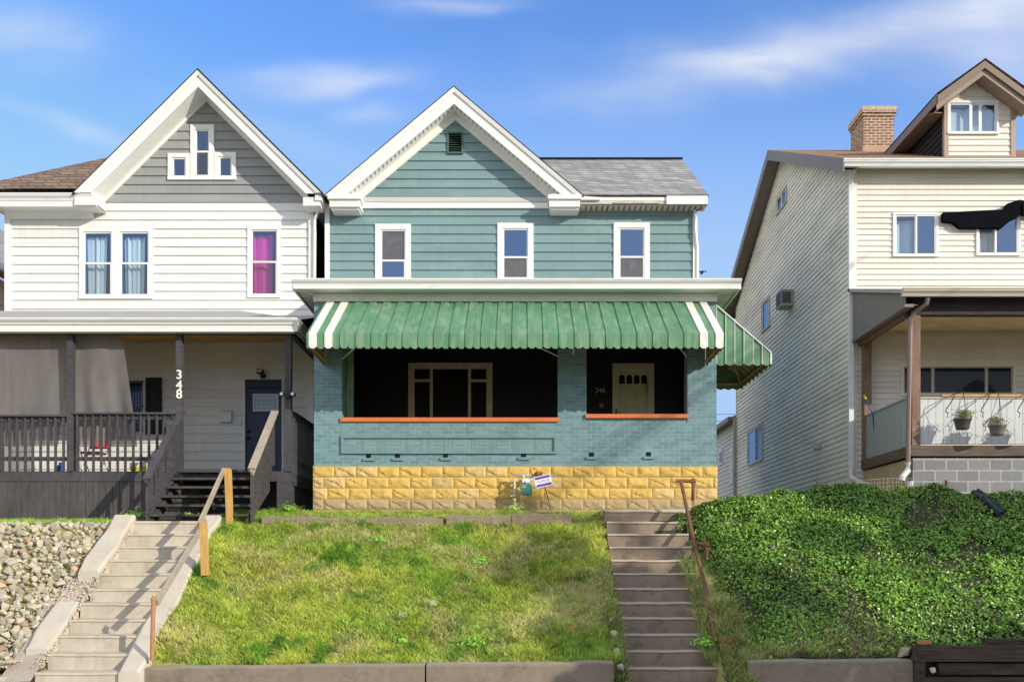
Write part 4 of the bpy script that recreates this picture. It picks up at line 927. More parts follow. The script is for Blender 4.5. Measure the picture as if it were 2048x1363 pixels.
mb = MB(); mb.quad((XS, BY, 3), (13.5, BY, 3), (13.5, BY, E0), (XS, BY, E0)); mb.poly([(13.5, DR, 3), (13.5, BY, 3), (13.5, BY, E0), (13.5, RY, RZ), (13.5, DR, E0)]); mb.quad((XS+.02, DR+.7, 3), (13.5, DR+.7, 3), (13.5, DR+.7, E0), (XS+.02, DR+.7, E0)); mb.box(XS+.55, XS+.58, DR+.1, BY, 3, E0); obj('rear_wall', mb, M['dark'], h3)
# roof
GL = 6.66; ge, gzt = 17.58, PZ(319, 17.58); slp = (RZ+.2-gzt)/(RY-ge); yb_ = RY+(RY-ge)+.2
mb = MB()
for (a, za, b, zb) in ((ge, gzt, RY, RZ+.2), (RY, RZ+.2, yb_, gzt-.1)):
    mb.quad((GL-.02, a, za+.03), (14, a, za+.03), (14, b, zb+.03), (GL-.02, b, zb+.03), 0); mb.quad((GL, a, za-.02), (14, a, za-.02), (14, b, zb-.02), (GL, b, zb-.02), 1)
obj('roof', mb, [M['shing_rust'], M['browntrim']], h3)
mb = MB()
for (a, za, b, zb) in ((ge, gzt, RY, RZ+.2), (RY, RZ+.2, yb_, gzt-.1)):
    mb.hexa([(GL-.03, a, za-.24), (GL, a, za-.24), (GL, b, zb-.24), (GL-.03, b, zb-.24), (GL-.03, a, za+.03), (GL, a, za+.03), (GL, b, zb+.03), (GL-.03, b, zb+.03)], 0)
    mb.quad((GL, a, za-.22), (XS, a, za-.22), (XS, b, zb-.22), (GL, b, zb-.22), 1)
obj('rake_board', mb, [M['plasticgrey'], M['browntrim']], h3)
mb = MB(); ps_ = Plane('front', DR); gutter(mb, ps_, GL-.02, 14, .30, .44, gzt-.12, gzt+.02); obj('eave_gutter', mb, M['gutter'], h3)
mb = MB(); mb.box(XS, 14, 17.72, DR, PZ(340, DR)+.0, PZ(340, DR)+.02); pc.box(mb, XS, 14, .02, .05, PZ(346, DR), PZ(337, DR)); obj('eave_soffit', mb, M['tanmetal'], h3)
mb = MB(); x = PX(1701, 17.9)
mb.tube([(XS+.05, 17.72, E0+.1), (XS+.0, 17.8, E0-.05), (XS-.06, 17.93, E0-.22), (XS-.06, 17.95, E0-.4)], .05, 4); mb.box(XS-.12, XS-.02, 17.90, 17.97, 4.35, E0-.38)
mb.tube([(XS-.07, 17.93, 4.38), (XS-.06, 17.92, 4.2), (XS+.05, 17.7, 4.05), (XS+.16, 17.5, 4.0), (XS+.2, 17.45, 3.9)], .055, 8)
obj('downspout', mb, M['gutter'], h3)
# dormer
dx0, dx1 = PX(1889, 18.3), PX(2027, 18.3); df = 18.3; dz0 = PZ(315, df); dez = PZ(192, df); daz = PZ(150, df)-.0; dcx = (dx0+dx1)/2
pd = Plane('front', df)
wd_ = window(h3, pd, PX(1893, df), PX(1996, df), PZ(270, df), PZ(203, df), 'multi', .05, 'glassclear', frame='white_plastic', divs=[0, .46, .66, 1], curtain='curtain', room='plasticdark', curt_rng=(0, 1), label='dormer window')
obj('dormer_wall', siding(pd, dz0, daz, .13, .02, lambda z: dx0 if z < dez else dx0+(dcx-dx0)*(z-dez)/(daz-dez), lambda z: dx1 if z < dez else dx1-(dx1-dcx)*(z-dez)/(daz-dez), [wd_], breaks=[dez]), M['cream'], h3)
mb = MB(); pd.box(mb, dx0-.02, dx0+.07, -.05, .035, dz0, dez); pd.box(mb, dx1-.07, dx1+.03, -.05, .035, dz0, dez); pd.box(mb, dx0-.02, dx1+.03, -.05, .04, dz0-.06, dz0+.03); obj('dormer_trim', mb, mat('pinkish_brown_trim', (.36, .26, .21), .5), h3)
roofz = lambda y: gzt+slp*(y-ge)
mb = MB()
for i in range(22):
    y0 = df+i*.125; y1 = y0+.125; 
    pldz = lambda y: min(dez+.05, 99)
    if roofz(y0) > dez: break
    for k in range(12):
        z0 = roofz(y1)+k*.13-.0; z1 = z0+.13
        if z0 > dez: break
mb = siding(Plane('left', dx0), dz0, dez+.1, .13, .018, const(df), lambda z: df+max(0.02, (z+.06-roofz(df))/slp)); obj('dormer_side_wall', mb, mat('black_brown_slate_siding', (.006, .006, .009), .7, .3, 4), h3)
mb = MB(); mb.quad((dx1, df, dz0), (dx1, df+3.2, dz0+1.6), (dx1, df+3.2, dez), (dx1, df, dez)); obj('dormer_far_wall', mb, M['cream'], h3)
af = 17.9; daz2 = PZ(121, af); xl_, xr_ = PX(1876, af), PX(1970, af)*2-PX(1876, af); dcx2 = PX(1970, af); fz = PZ(190, af)
mb = MB(); tr = MB()
for s, xe_ in ((-1, xl_), (1, xr_)):
    yr = df+(daz2-roofz(df))/slp; ye = df+(fz-roofz(df))/slp
    mb.quad((dcx2, af-.02, daz2+.04), (dcx2, yr, daz2+.04), (xe_+s*.04, ye, fz+.03), (xe_+s*.04, af-.02, fz+.03), 0)
    mb.quad((dcx2, af, daz2-.02), (dcx2, yr, daz2-.02), (xe_, ye, fz-.03), (xe_, af, fz-.03), 1)
    w_ = .28
    tr.hexa([(dcx2, af, daz2-w_*.55), (xe_, af, fz-w_*.55), (xe_, af+.03, fz-w_*.55), (dcx2, af+.03, daz2-w_*.55), (dcx2, af, daz2), (xe_, af, fz), (xe_, af+.03, fz), (dcx2, af+.03, daz2)], 0)
    tr.hexa([(dcx2, af+.05, daz2-w_), (xe_, af+.05, fz-w_), (xe_, af+.08, fz-w_), (dcx2, af+.08, daz2-w_), (dcx2, af+.05, daz2-w_*.5), (xe_, af+.05, fz-w_*.5), (xe_, af+.08, fz-w_*.5), (dcx2, af+.08, daz2-w_*.5)], 1)
    tr.quad((dcx2, af+.08, daz2-w_+.02), (xe_, af+.08, fz-w_+.02), (xe_, df, fz-w_+.02), (dcx2, df, daz2-w_+.02), 1)
    tr.hexa([(xe_-.02, af+.03, fz-.16), (xe_+.02, af+.03, fz-.16), (xe_+.02, ye, fz-.16), (xe_-.02, ye, fz-.16), (xe_-.02, af+.03, fz+.02), (xe_+.02, af+.03, fz+.02), (xe_+.02, ye, fz+.02), (xe_-.02, ye, fz+.02)], 0)
    tr.box(min(dx0 if s < 0 else dx1, xe_), max(dx0 if s < 0 else dx1, xe_), df-.0, ye, fz-.17, fz-.15, 1)
obj('dormer_roof', mb, [M['shing_rust'], M['browntrim']], h3); obj('dormer_rake_board', tr, [M['browntrim'], mat('lighter_brown_trim', (.29, .22, .18), .5)], h3)
# chimney
cy = 21.9; cx0, cx1 = PX(1727, cy), PX(1788, cy); 
mb = MB(); mb.box(cx0, cx1, cy, cy+.85, 12.6, PZ(238, cy), 0)
for i, g in enumerate((.0, .025, .05)): mb.box(cx0-g, cx1+g, cy-g, cy+.85+g, PZ(238, cy)+i*.07+.002, PZ(238, cy)+(i+1)*.07, 0)
mb.box(cx0-.05, cx1+.05, cy-.05, cy+.9, PZ(238, cy)+.212, PZ(214, cy), 1); mb.box(cx0-.03, cx1+.03, cy-.03, cy+.88, 12.5, PZ(293, cy), 2)
ch = obj('chimney', mb, [M['chimbrick'], M['chimcap'], mat('copper_flashing', (.42, .26, .18), .6)], h3)
# porch
D3 = 15.7; p3 = Plane('front', D3); px0 = PX(1826, D3)
zdk = PZ(890, D3)
mb = MB(); mb.box(px0-.0, 14, D3, D3+.2, 3.0, PZ(913, D3)-.02); obj('block_wall', mb, M['cinder'], h3)
mb = MB(); mb.box(px0+.004, px0+.03, D3+.2, 18, 3.0, PZ(913, D3)-.02); obj('parged_side', mb, M['parge'], h3)
mb = MB(); mb.box(PX(1812, D3)+.0, 14, D3-.05, D3+.0, PZ(912, D3), zdk-.005); mb.box(px0-.06, px0-.0, D3+.0, 17.95, PZ(912, D3)+.0, zdk-.005); obj('rim_joist', mb, M['rimwood'], h3)
mb = MB(); mb.box(px0-.0, 14, D3, 17.98, zdk-.04, zdk-.002); obj('porch_floor', mb, M['rimwood'], h3)
mb = MB(); mb.box(PX(1823, D3), PX(1840, D3), D3-.02, D3+.14, zdk, PZ(628, D3)); obj('porch_post', mb, M['postbrown'], h3)
mb = MB(); mb.box(px0-.06, px0+.09, 17.78, 17.93, zdk, PZ(650, 17.8)-.0); obj('porch_post', mb, M['postbrown'], h3)
zbm0, zbm1 = PZ(630, D3), PZ(594, D3)
mb = MB(); mb.box(px0-.05, 14, D3-.03, D3+.12, zbm0, zbm1); obj('porch_beam', mb, M['beamdark'], h3)
mb = MB(); mb.box(px0-.12, px0+.0, D3+.12, 17.95, zbm0-.0, zbm1-.1); obj('side_beam', mb, M['postbrown'], h3)
mb = MB(); n = 30; ys_ = np.linspace(15.42, 17.97, n+1)
for i in range(n):
    a, b = ys_[i], ys_[i+1]; top = lambda y: PZ(577, 15.4)-.02+(y-15.4)*.33
    bot = lambda y: PZ(603, 15.4)
    for (q0, q1, o) in ((a, b-.012, 0), (b-.012, b, .01)): mb.quad((6.95+o, q0, bot(q0)-.04), (6.95+o, q1, bot(q1)-.04), (6.95+o, q1, top(q1)), (6.95+o, q0, top(q0)))
obj('porch_gable_side', mb, mat('grey_brown_vertical_siding', (.22, .20, .19), .6, .06, 3), h3)
mb = MB(); mb.box(6.93, 7.1, 15.42, 17.97, PZ(603, 15.4)-.09, PZ(603, 15.4)-.035); mb.box(7.0, px0, 15.5, 17.97, PZ(603, 15.4)-.035, PZ(603, 15.4)-.02); obj('porch_side_trim', mb, M['browntrim'], h3)
mb = MB(); zpe = PZ(577, 15.35); mb.quad((6.88, 15.38, zpe), (14, 15.38, zpe), (14, 17.99, zpe+.85), (6.88, 17.99, zpe+.85)); mb.quad((6.88, 15.38, zpe-.03), (14, 15.38, zpe-.03), (14, 17.99, zpe+.82), (6.88, 17.99, zpe+.82)); mb.quad((6.88, 15.38, zpe), (6.88, 17.99, zpe+.85), (6.88, 17.99, zpe+.78), (6.88, 15.38, zpe-.07)); obj('porch_roof', mb, M['porchroof'], h3)
mb = MB(); gutter(mb, Plane('front', 15.6), PX(1808, 15.3), 14, .18, .30, PZ(590, 15.3), PZ(574, 15.3)); obj('porch_gutter', mb, M['tanmetal'], h3)
mb = MB(); mb.quad((px0-.1, D3+.1, zbm0+.10), (14, D3+.1, zbm0+.10), (14, 17.97, zbm0+.32), (px0-.1, 17.97, zbm0+.32)); obj('porch_ceiling', mb, M['yellowceil'], h3)
mb = MB(); mb.tube([(px0+.14, 15.42, PZ(592, 15.35)), (px0+.13, 15.45, PZ(606, 15.4)), (px0-.02, 15.58, PZ(622, 15.5)), (px0-.08, 15.62, PZ(636, 15.6)), (px0-.09, 15.62, PZ(660, 15.6)), (px0-.13, 15.62, PZ(925, 15.6))], .043, 8)
obj('brown_downspout', mb, M['browntrim'], h3)
mb = MB(); mb.tube([(px0-.13, 15.62, PZ(924, 15.6)), (px0-.13, 15.62, PZ(940, 15.6)), (px0-.24, 15.6, PZ(953, 15.6)), (px0-.25, 15.6, PZ(960, 15.6))], .055, 10); mb.tube([(px0-.14, 15.5, PZ(962, 15.5)), (px0-.14, 15.5, PZ(1000, 15.5))], .06, 12); obj('drain_pipe', mb, M['white_plastic'], h3)
# railing panels
zr1 = PZ(793, D3); mb = MB(); x = px0+.15; 
while x < 13.6: mb.box(x, x+.139, D3+.03, D3+.05, zdk+.03, zr1-.03); x += .146
obj('rail_panel', mb, M['railpanel'], h3)
mb = MB(); mb.box(px0+.13, 13.6, D3+.01, D3+.06, zr1-.029, zr1+.0, 0); mb.box(PX(1884, D3), 13.6, D3-.01, D3+.10, zr1+.001, zr1+.045, 1); obj('rail_cap', mb, [M['tanmetal'], M['newwood']], h3)
mb = MB(); y = D3+.15; 
while y < 17.75: mb.box(px0-.02, px0+.0, y, y+.139, zdk, zr1); y += .145
mb.box(px0-.04, px0+.03, D3+.15, 17.78, zr1, zr1+.03); obj('side_rail_panel', mb, M['sidepanel'], h3)
# things on the cream house
ac = thing('air_conditioner', 'window air conditioner sticking out of the weathered side wall', 'air conditioner', (6.8, 21, PZ(590, 21)))
Da = XS*F/(1583-VX); z0, z1 = PZ(594, Da*.96), PZ(561, Da*.96)
mb = MB(); mb.box(XS-.34, XS-.02, Da-.22, Da+.22, z0, z1); obj('casing', mb, M['acgrey'], ac)
mb = MB()
for i in range(9): mb.box(XS-.345, XS-.34, Da-.2+i*.045, Da-.172+i*.045, z0+.05, z1-.05)
mb.box(XS-.31, XS-.08, Da-.224, Da-.221, z0+.06, z1-.06); obj('grille', mb, M['plasticdark'], ac)
mb = MB(); mb.box(XS-.16, XS-.02, XS*F/(1640-VX)-.08, XS*F/(1640-VX)+.08, PZ(896, 19.9), PZ(884, 19.9)); obj('wall_vent', mb, M['tanmetal'], None, 'small box vent low on the weathered side wall', 'vent')
# thin black slab cut to a dark outline on the wall, right edge
wa = thing('black_slab', 'thin black slab over the upstairs window at the right edge of the photo', 'window hood', (10.2, 17.9, PZ(460, DR)))
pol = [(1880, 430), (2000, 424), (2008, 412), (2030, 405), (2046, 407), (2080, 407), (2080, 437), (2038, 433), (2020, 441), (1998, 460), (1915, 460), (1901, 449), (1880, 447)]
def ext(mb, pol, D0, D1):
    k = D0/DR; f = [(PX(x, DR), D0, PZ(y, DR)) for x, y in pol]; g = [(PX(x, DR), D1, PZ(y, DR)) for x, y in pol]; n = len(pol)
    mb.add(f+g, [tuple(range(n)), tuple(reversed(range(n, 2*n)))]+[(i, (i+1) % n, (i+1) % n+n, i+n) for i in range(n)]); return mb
obj('slab_body', ext(MB(), pol, 17.86, 17.97), mat('flat_black', (.004, .005, .008), .9, .3, 4, spec=.05), wa)
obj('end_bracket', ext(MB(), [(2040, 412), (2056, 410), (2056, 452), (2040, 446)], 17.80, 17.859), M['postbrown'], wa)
# hanging baskets
def basket(px, py, label, hook_px, dead):
    D = 15.33; t = thing('hanging_basket', label, 'hanging basket', P(px, py+14, D), 'baskets hanging from the pale porch rail')
    c = P(px, py+14, D); r0 = .105; r1 = .15; 
    mb = MB(); mb.lathe(c, [(r0, 0), (r0+.008, .02), (r1-.01, .15), (r1, .155), (r1+.008, .19), (r1-.01, .195), (r1-.03, .17)], 24); obj('pot', mb, M['plasticgrey'] if dead else M['plasticdark'], t, smooth=True)
    hk = P(hook_px, 790, 15.5)
    mb = MB()
    for k in range(3): a = 2*math.pi*k/3+.4; mb.tube([(c[0]+r1*math.cos(a), c[1]+r1*math.sin(a), c[2]+.19), (c[0]+.02, c[1], hk[2]+.0)], .004, 5)
    mb.tube([(c[0]+.02, c[1], hk[2]), (c[0]+.03, c[1]+.02, hk[2]+.04), (hk[0], 15.62, hk[2]+.045), (hk[0]-.02, 15.72, hk[2]+.03)], .008, 6)
    pts = [(hk[0], 15.6, hk[2]+.02), (hk[0]-.1, 15.5, hk[2]-.10), (hk[0]-.24, 15.42, hk[2]-.26), (hk[0]-.27, 15.40, hk[2]-.31), (hk[0]-.22, 15.4, hk[2]-.34), (hk[0]-.24, 15.4, hk[2]-.42)]
    mb.tube(pts, .010, 6); obj('hook', mb, M['black'], t)
    V = []; Lp = []; Cc = []
    r = np.random.default_rng(int(px)); n = 420
    for i in range(n):
        a = r.uniform(0, 6.28); q = abs(r.normal(0, .5)); rad = r1*(.2+1.25*q); h = .19+r.uniform(-.01, .12)-.05*q+ (.02 if dead else .05)
        x, y, z = c[0]+rad*math.cos(a)+(.03 if not dead else -.05), c[1]+rad*math.sin(a)*.8, c[2]+h; s = r.uniform(.012, .022)
        u = r.normal(size=3); u /= np.linalg.norm(u); w = np.cross(u, r.normal(size=3)); w /= np.linalg.norm(w)
        o = len(V); V += [np.array([x, y, z])+u*s, np.array([x, y, z])+w*s*.6, np.array([x, y, z])-u*s, np.array([x, y, z])-w*s*.6]; Lp += [o, o+1, o+2, o+3]
        col = np.array([.30, .36, .12])*r.uniform(.6, 1.2) if r.random() > (.35 if dead else .15) else np.array([.36, .29, .2]); Cc += [col]*4
    V = np.array(V); 
    me = bulk('plant', V, 4, np.array(Lp), M['leaf'], np.array(Cc)); me.parent = t; me.location = ORG[me]-ORG[t]
    mb = MB()
    for i in range(16):
        a = r.uniform(0, 6.28); rad = r1*r.uniform(.8, 1.9); mb.tube([(c[0], c[1], c[2]+.18), (c[0]+rad*.5*math.cos(a), c[1]+rad*.4*math.sin(a), c[2]+.28+r.uniform(0, .08)), (c[0]+rad*math.cos(a), c[1]+rad*.6*math.sin(a), c[2]+.22+r.uniform(-.05, .16))], .003, 4)
    obj('stem', mb, M['twig'], t)
basket(1925, 844, 'dark hanging basket with green plant, first on the pale porch rail from the brown post', 1915, False)
basket(1995, 856, 'grey-brown hanging basket with straggly plant, second along the pale porch rail', 1985, True)
basket(2078, 852, 'hanging basket cut off by the right edge of the photo', 2058, True)
mb = MB(); a, b = P(1728, 790, 17.6), P(1745, 828, 17.4); mb.tube([a, (a[0]+.03, a[1]-.03, a[2]-.09)], .018, 8, 1); mb.tube([(a[0]+.03, a[1]-.03, a[2]-.09), b, (b[0]+.1, b[1], b[2]-.9)], .013, 8, 0)
obj('broom_handle', mb, [M['blue'], M['yellow']], None, 'blue broom handle with yellow tip leaning at the rear porch post', 'broom')

# rear extension
ex = thing('rear_extension', 'low grey sided rear wing behind the cream house, seen through the gap', 'house', (8, 30, 3.3))
pe = Plane('left', XS+.02); ze0 = PZ(834, 27.9)
hw = []
Da, Db = 7.0*F/(1438.5-VX), 7.0*F/(1446-VX)
hw.append(window(ex, pe, Db, Da, PZ(931, Da), PZ(900, Da), 'slider', .06, 'glass', 'glass', casmat='white_plastic', frame='white_plastic'))
Da, Db = 7.0*F/(1461-VX), 7.0*F/(1466-VX)
hw.append(window(ex, pe, Db, Da, PZ(968, Da), PZ(896, Da), 'double', .12, 'glass', 'curtain', casmat='white_plastic', frame='white_plastic', label='narrow white-framed door with glass'))
obj('side_wall', siding(pe, 3.2, ze0, .14, .02, const(27.8), const(33), hw), mat('grey_shaded_siding', (.55, .54, .52), .6, .05, 2), ex)
mb = MB(); mb.quad((XS-.2, 27.78, ze0-.02), (XS-.2, 33.2, ze0-.02), (XS+2.5, 33.2, ze0+1.3), (XS+2.5, 27.78, ze0+1.3)); mb.box(XS-.28, XS-.17, 27.78, 33.2, ze0-.14, ze0); mb.quad((XS+.05, 33, 3), (XS+4, 33, 3), (XS+4, 33, ze0), (XS+.05, 33, ze0)); obj('roof', mb, M['browntrim'], ex)
mb = MB(); mb.box(XS-.12, XS-.02, 27.72, 27.8, 3.4, ze0-.05); obj('downspout', mb, M['tanmetal'], ex)

# far-left neighbour
nb = thing('far_left_house', 'tan pinkish sided house glimpsed at the far left edge of the photo', 'house', (-17, 23, 3.2))
pn = Plane('right', -14.0)
obj('side_wall', siding(pn, 3.2, 10.0, .17, .02, const(19.2), const(30)), M['pinksiding'], nb)
mb = MB(); mb.quad((-13.6, 18.8, 10.15), (-13.6, 30, 10.15), (-18, 30, 13.9), (-18, 18.8, 13.9), 0); mb.quad((-13.6, 18.8, 10.1), (-13.6, 30, 10.1), (-14.1, 30, 10.1), (-14.1, 18.8, 10.1), 1); mb.box(-13.62, -13.5, 18.8, 30, 10.02, 10.16, 2)
mb.poly([(-14, 19.2, 3), (-22, 19.2, 3), (-22, 19.2, 10.1), (-18, 19.2, 13.4), (-14, 19.2, 10.1)], 3)
obj('roof', mb, [M['shing_grey'], M['postbrown'], M['gutter'], M['pinksiding']], nb)

# ================================================================== GROUND
ST_L = (-6.65, -5.5); ST_R = (1.455, 2.83)
def lawn_z(y):
    return np.interp(y, [11.85, 12.0, 13.5, 14.95, 15.05, 16.0, 18, 200], [.93, .97, 2.06, 3.08, 3.12, 3.36, 3.42, 3.5])
def ground_z(x, y):
    x = np.asarray(x, float); y = np.asarray(y, float)
    z = lawn_z(y)+(fbm(x*1.3, y*1.3, 1)-.5)*.13*np.clip((y-11.9)/.5, 0, 1)*np.clip((15.9-y)/.5, 0, 1)
    z = z+.24*np.clip((-4.3-x)/.7, 0, 1)*np.clip((y-11.88)/.25, 0, 1)*np.clip((14.9-y)/.3, 0, 1)*(x > -5.45)
    # left (348) yard is a bit lower near its porch
    zl = np.interp(y, [11.85, 12.0, 14.6, 15.0, 200], [.90, .95, 3.0, 3.06, 3.12]); wl = np.clip((-5.4-x)/.3, 0, 1)
    z = z*(1-wl)+zl*wl
    wr = np.clip((x-2.9)/.6, 0, 1); zr = np.interp(y, [11.85, 12.1, 15.0, 15.6, 200], [1.02, 1.05, 3.35, 3.42, 3.45]); z = z*(1-wr)+zr*wr
    for (a, b), yy0 in ((ST_L, 14.6), (ST_R, 15.05)):
        m = ((x > a-.02) & (x < b+.02) & (y < yy0)); z = np.where(m, z-.45, z)
    return np.where(y < 11.85, 0.0, z)
def grid(xs, ys_, fn): 
    X, Y = np.meshgrid(xs, ys_); Z = fn(X, Y); nx = len(xs); V = np.stack([X.ravel(), Y.ravel(), Z.ravel()], 1)
    i = np.arange(len(ys_)-1)[:, None]*nx+np.arange(nx-1)[None, :]; i = i.ravel()
    return V, np.stack([i, i+1, i+nx+1, i+nx], 1).ravel()
xs = np.unique(np.concatenate([np.linspace(-300, -14, 10), np.linspace(-14, 14, 225), np.linspace(14, 300, 10), [ST_L[0]-.03, ST_L[0]-.02, ST_L[1]+.02, ST_L[1]+.03, ST_R[0]-.03, ST_R[0]-.02, ST_R[1]+.02, ST_R[1]+.03]]))
ys_ = np.unique(np.concatenate([[11.8499, 11.85], np.linspace(11.9, 17, 52), np.linspace(17.5, 40, 10), [60, 100, 200, 500, 900]]))
V, Lp = grid(xs, ys_[1:], ground_z)
bulk('ground', V, 4, Lp, M['soil'], smooth=True, kind='structure')
mb = MB(); mb.quad((-300, 7.6, 0), (300, 7.6, 0), (300, 12.2, 0), (-300, 12.2, 0)); obj('sidewalk', mb, M['sidewalkm'], kind='structure')
mb = MB(); mb.quad((-300, -4.4, -.13), (300, -4.4, -.13), (300, 7.45, -.13), (-300, 7.45, -.13)); obj('road', mb, M['asphalt'], kind='structure')
mb = MB(); mb.box(-300, 300, 7.45, 7.6, -.4, .004); obj('kerb', mb, M['concrete'], kind='structure')
mb = MB(); mb.quad((-300, -900, -.02), (300, -900, -.02), (300, -4.4, -.02), (-300, -4.4, -.02)); obj('far_verge', mb, M['soil'], kind='structure')

mb = MB()
for a, b in ((-300, -6.66), (-5.49, 1.44), (2.84, 300)): mb.quad((a, 12.08, -.1), (b, 12.08, -.1), (b, 12.08, .88), (a, 12.08, .88))
obj('soil_face', mb, M['ivysoil'], kind='structure')
# retaining walls
def wob_box(mb, x0, x1, y0, y1, z0, z1, nx=60, amp=.01, mt=1, tilt=0.0):
    """box with slightly worn front and top edges"""
    xs = np.linspace(x0, x1, nx+1); o = len(mb.v); prof = [(y0, z0), (y0, z1-.03), (y0+.02, z1-.006), (y0+.05, z1), (y1, z1), (y1, z0)]
    for i, x in enumerate(xs):
        n = (vnoise(x*3.1, 1.7, 5)-.5)*2*amp; n2 = (vnoise(x*11, 4.7, 8)-.5)*amp
        for k, (y, z) in enumerate(prof): mb.v.append((x, y+(n2 if k < 4 else 0)-(0.0), z+(n+tilt*(x-x0) if k in (1, 2, 3, 4) else 0)))
    m = len(prof)
    for i in range(nx):
        for k in range(m-1): a = o+i*m+k; mb.f.append((a, a+1, a+m+1, a+m)); mb.m.append(mt if k in (2, 3) else 0)
    mb.f.append(tuple(o+k for k in range(m))); mb.m.append(0); mb.f.append(tuple(o+nx*m+k for k in reversed(range(m)))); mb.m.append(0)
ymx = PX(851, 11.7)
mb = MB(); wob_box(mb, -12, -7.02, 11.52, 11.85, -.05, .86, 40); obj('retaining_wall', mb, [M['concrete'], M['concrete_white']], None, 'pale concrete wall top at the foot of the rock slope, bottom left corner', 'wall')
mb = MB(); wob_box(mb, PX(243, 11.7), ymx-.012, 11.68, 11.97, -.05, PZ(1334, 11.75), tilt=.012); wob_box(mb, ymx+.012, PX(1228, 11.7), 11.70, 11.97, -.05, PZ(1327, 11.75), tilt=.012)
obj('retaining_wall', mb, [M['concrete_wall'], M['concrete_top']], None, 'cracked brown concrete retaining wall below the lawn', 'wall')
mb = MB(); wob_box(mb, PX(1497, 11.75), PX(1826, 11.75), 11.75, 12.05, -.05, PZ(1320, 11.8), 40, tilt=.005); obj('retaining_wall', mb, [M['concrete_wall'], M['concrete_top']], None, 'grey concrete retaining wall below the ivy bank', 'wall')
tw = thing('timber_retaining_wall', 'rotting dark timber retaining wall at the lower right corner', 'wall', (8, 11.8, 0))
def timber(x0, x1, y0, y1, z0, z1, seed):
    mb = MB(); n = int((x1-x0)/.06); rg = np.random.default_rng(seed); m = 12; o = 0; cy, cz = (y0+y1)/2, (z0+z1)/2
    for i in range(n+1):
        x = x0+(x1-x0)*i/n
        for k in range(m):
            t = 2*math.pi*k/m+.26; cc, ss = math.cos(t), math.sin(t); q = max(abs(cc), abs(ss)); ry, rz = (y1-y0)/2, (z1-z0)/2
            f = .93+.09*(fbm(x*1.2, k*1.9+seed, seed, 3)-.4); mb.v.append((x+(random.uniform(-.02, .02) if i in (0, n) else 0), cy+ry*cc/q*f, cz+rz*ss/q*f))
    for i in range(n):
        for k in range(m): a = i*m+k; b = i*m+(k+1) % m; mb.f.append((a, b, b+m, a+m)); mb.m.append(0)
    mb.f.append(tuple(range(m))); mb.m.append(0); mb.f.append(tuple(n*m+k for k in reversed(range(m)))); mb.m.append(0)
    return mb
for (a, b, z0, z1, y) in ((PX(1835, 11.6), 10.5, PZ(1322, 11.6), PZ(1291, 11.6), 11.55), (PX(1880, 11.6), 10.5, PZ(1349, 11.6), PZ(1325, 11.6), 11.6), (PX(1842, 11.6), 10.5, PZ(1380, 11.6), PZ(1352, 11.6), 11.55), (PX(1842, 11.6), 10.5, PZ(1410, 11.6), PZ(1382, 11.6), 11.55), (PX(1845, 11.6), 10.5, .0, PZ(1412, 11.6), 11.55), (PX(1975, 11.8), 10.5, PZ(1290, 11.8), PZ(1277, 11.8), 11.75)):
    obj('timber', timber(a, b, y, y+.24, z0, z1, int(z0*100)), M['timber'], tw, smooth=False)
mb = MB(); mb.box(PX(1838, 11.7), 10.5, 11.80, 11.97, 0, PZ(1296, 11.8)); obj('earth_fill', mb, M['ivysoil'], tw)
mb = MB(); mb.hexa([(PX(1829, 11.7), 11.62, 0), (PX(1842, 11.7), 11.62, 0), (PX(1842, 11.7), 11.8, 0), (PX(1829, 11.7), 11.8, 0), (PX(1831, 11.7), 11.6, PZ(1290, 11.6)), (PX(1845, 11.7), 11.6, PZ(1292, 11.6)), (PX(1845, 11.7), 11.8, PZ(1290, 11.6)), (PX(1831, 11.7), 11.8, PZ(1292, 11.6))]); obj('end_post', mb, M['timber'], tw)

def rockmesh(c, s, seed, flat=.6, n=15):
    import bmesh
    r = random.Random(seed); bm = bmesh.new()
    for _ in range(n):
        v = Vector((r.gauss(0, 1), r.gauss(0, 1), r.gauss(0, 1))).normalized()*r.uniform(.8, 1)
        bm.verts.new((v.x*s*r.uniform(.8, 1.0), v.y*s*.85, v.z*s*flat))
    bmesh.ops.convex_hull(bm, input=bm.verts)
    for v in [v for v in bm.verts if not v.link_faces]: bm.verts.remove(v)
    me = bpy.data.meshes.new('rock'); bm.to_mesh(me); bm.free(); return me
def put_rock(name, loc, s, seed, m, flat=.6, rot=None, **kw):
    me = rockmesh(loc, s, seed, flat); me.materials.append(m); o = bpy.data.objects.new(name, me); C.objects.link(o); o.location = loc
    o.rotation_euler = rot or (random.uniform(-.6, .6), random.uniform(-.4, .4), random.uniform(0, 6.28)); return tag(o, **kw)
def stone(name, px, py, D, s, m, label, cat='stone', flat=.55, rot=None): return put_rock(name, P(px, py, D), s, int(px), m, flat, rot, label=label, cat=cat)
stone('boulder', 1808, 1302, 11.95, .14, M['concrete_top'], 'flat grey-brown stone lying on the end of the concrete wall beside the timbers')
stone('stone', 1866, 1339, 11.58, .085, M['stone_pale'], 'pale grey stone wedged between the retaining timbers')
mb = MB(); c = P(1848, 1287, 11.7); mb.box(c[0]-.07, c[0]+.09, c[1]-.03, c[1]+.06, c[2]-.0, c[2]+.05); obj('brick', mb, M['terracotta'], None, 'reddish brick lying on top of the timber wall', 'brick')

for (a, b, nm) in ((1.26, 1.47, 'l'), (2.80, 3.24, 'r')):
    V, Lp = grid(np.linspace(a, b, 12), np.linspace(11.2, 12.8, 30), lambda x, y: np.interp(y, [11.2, 11.75, 12.1, 12.8], [0, .75, 1.12, 1.7])+(fbm(x*6, y*6, 5)-.5)*.12)
    bulk('soil_slope', V, 4, Lp, M['ivysoil'], smooth=True, kind='structure')
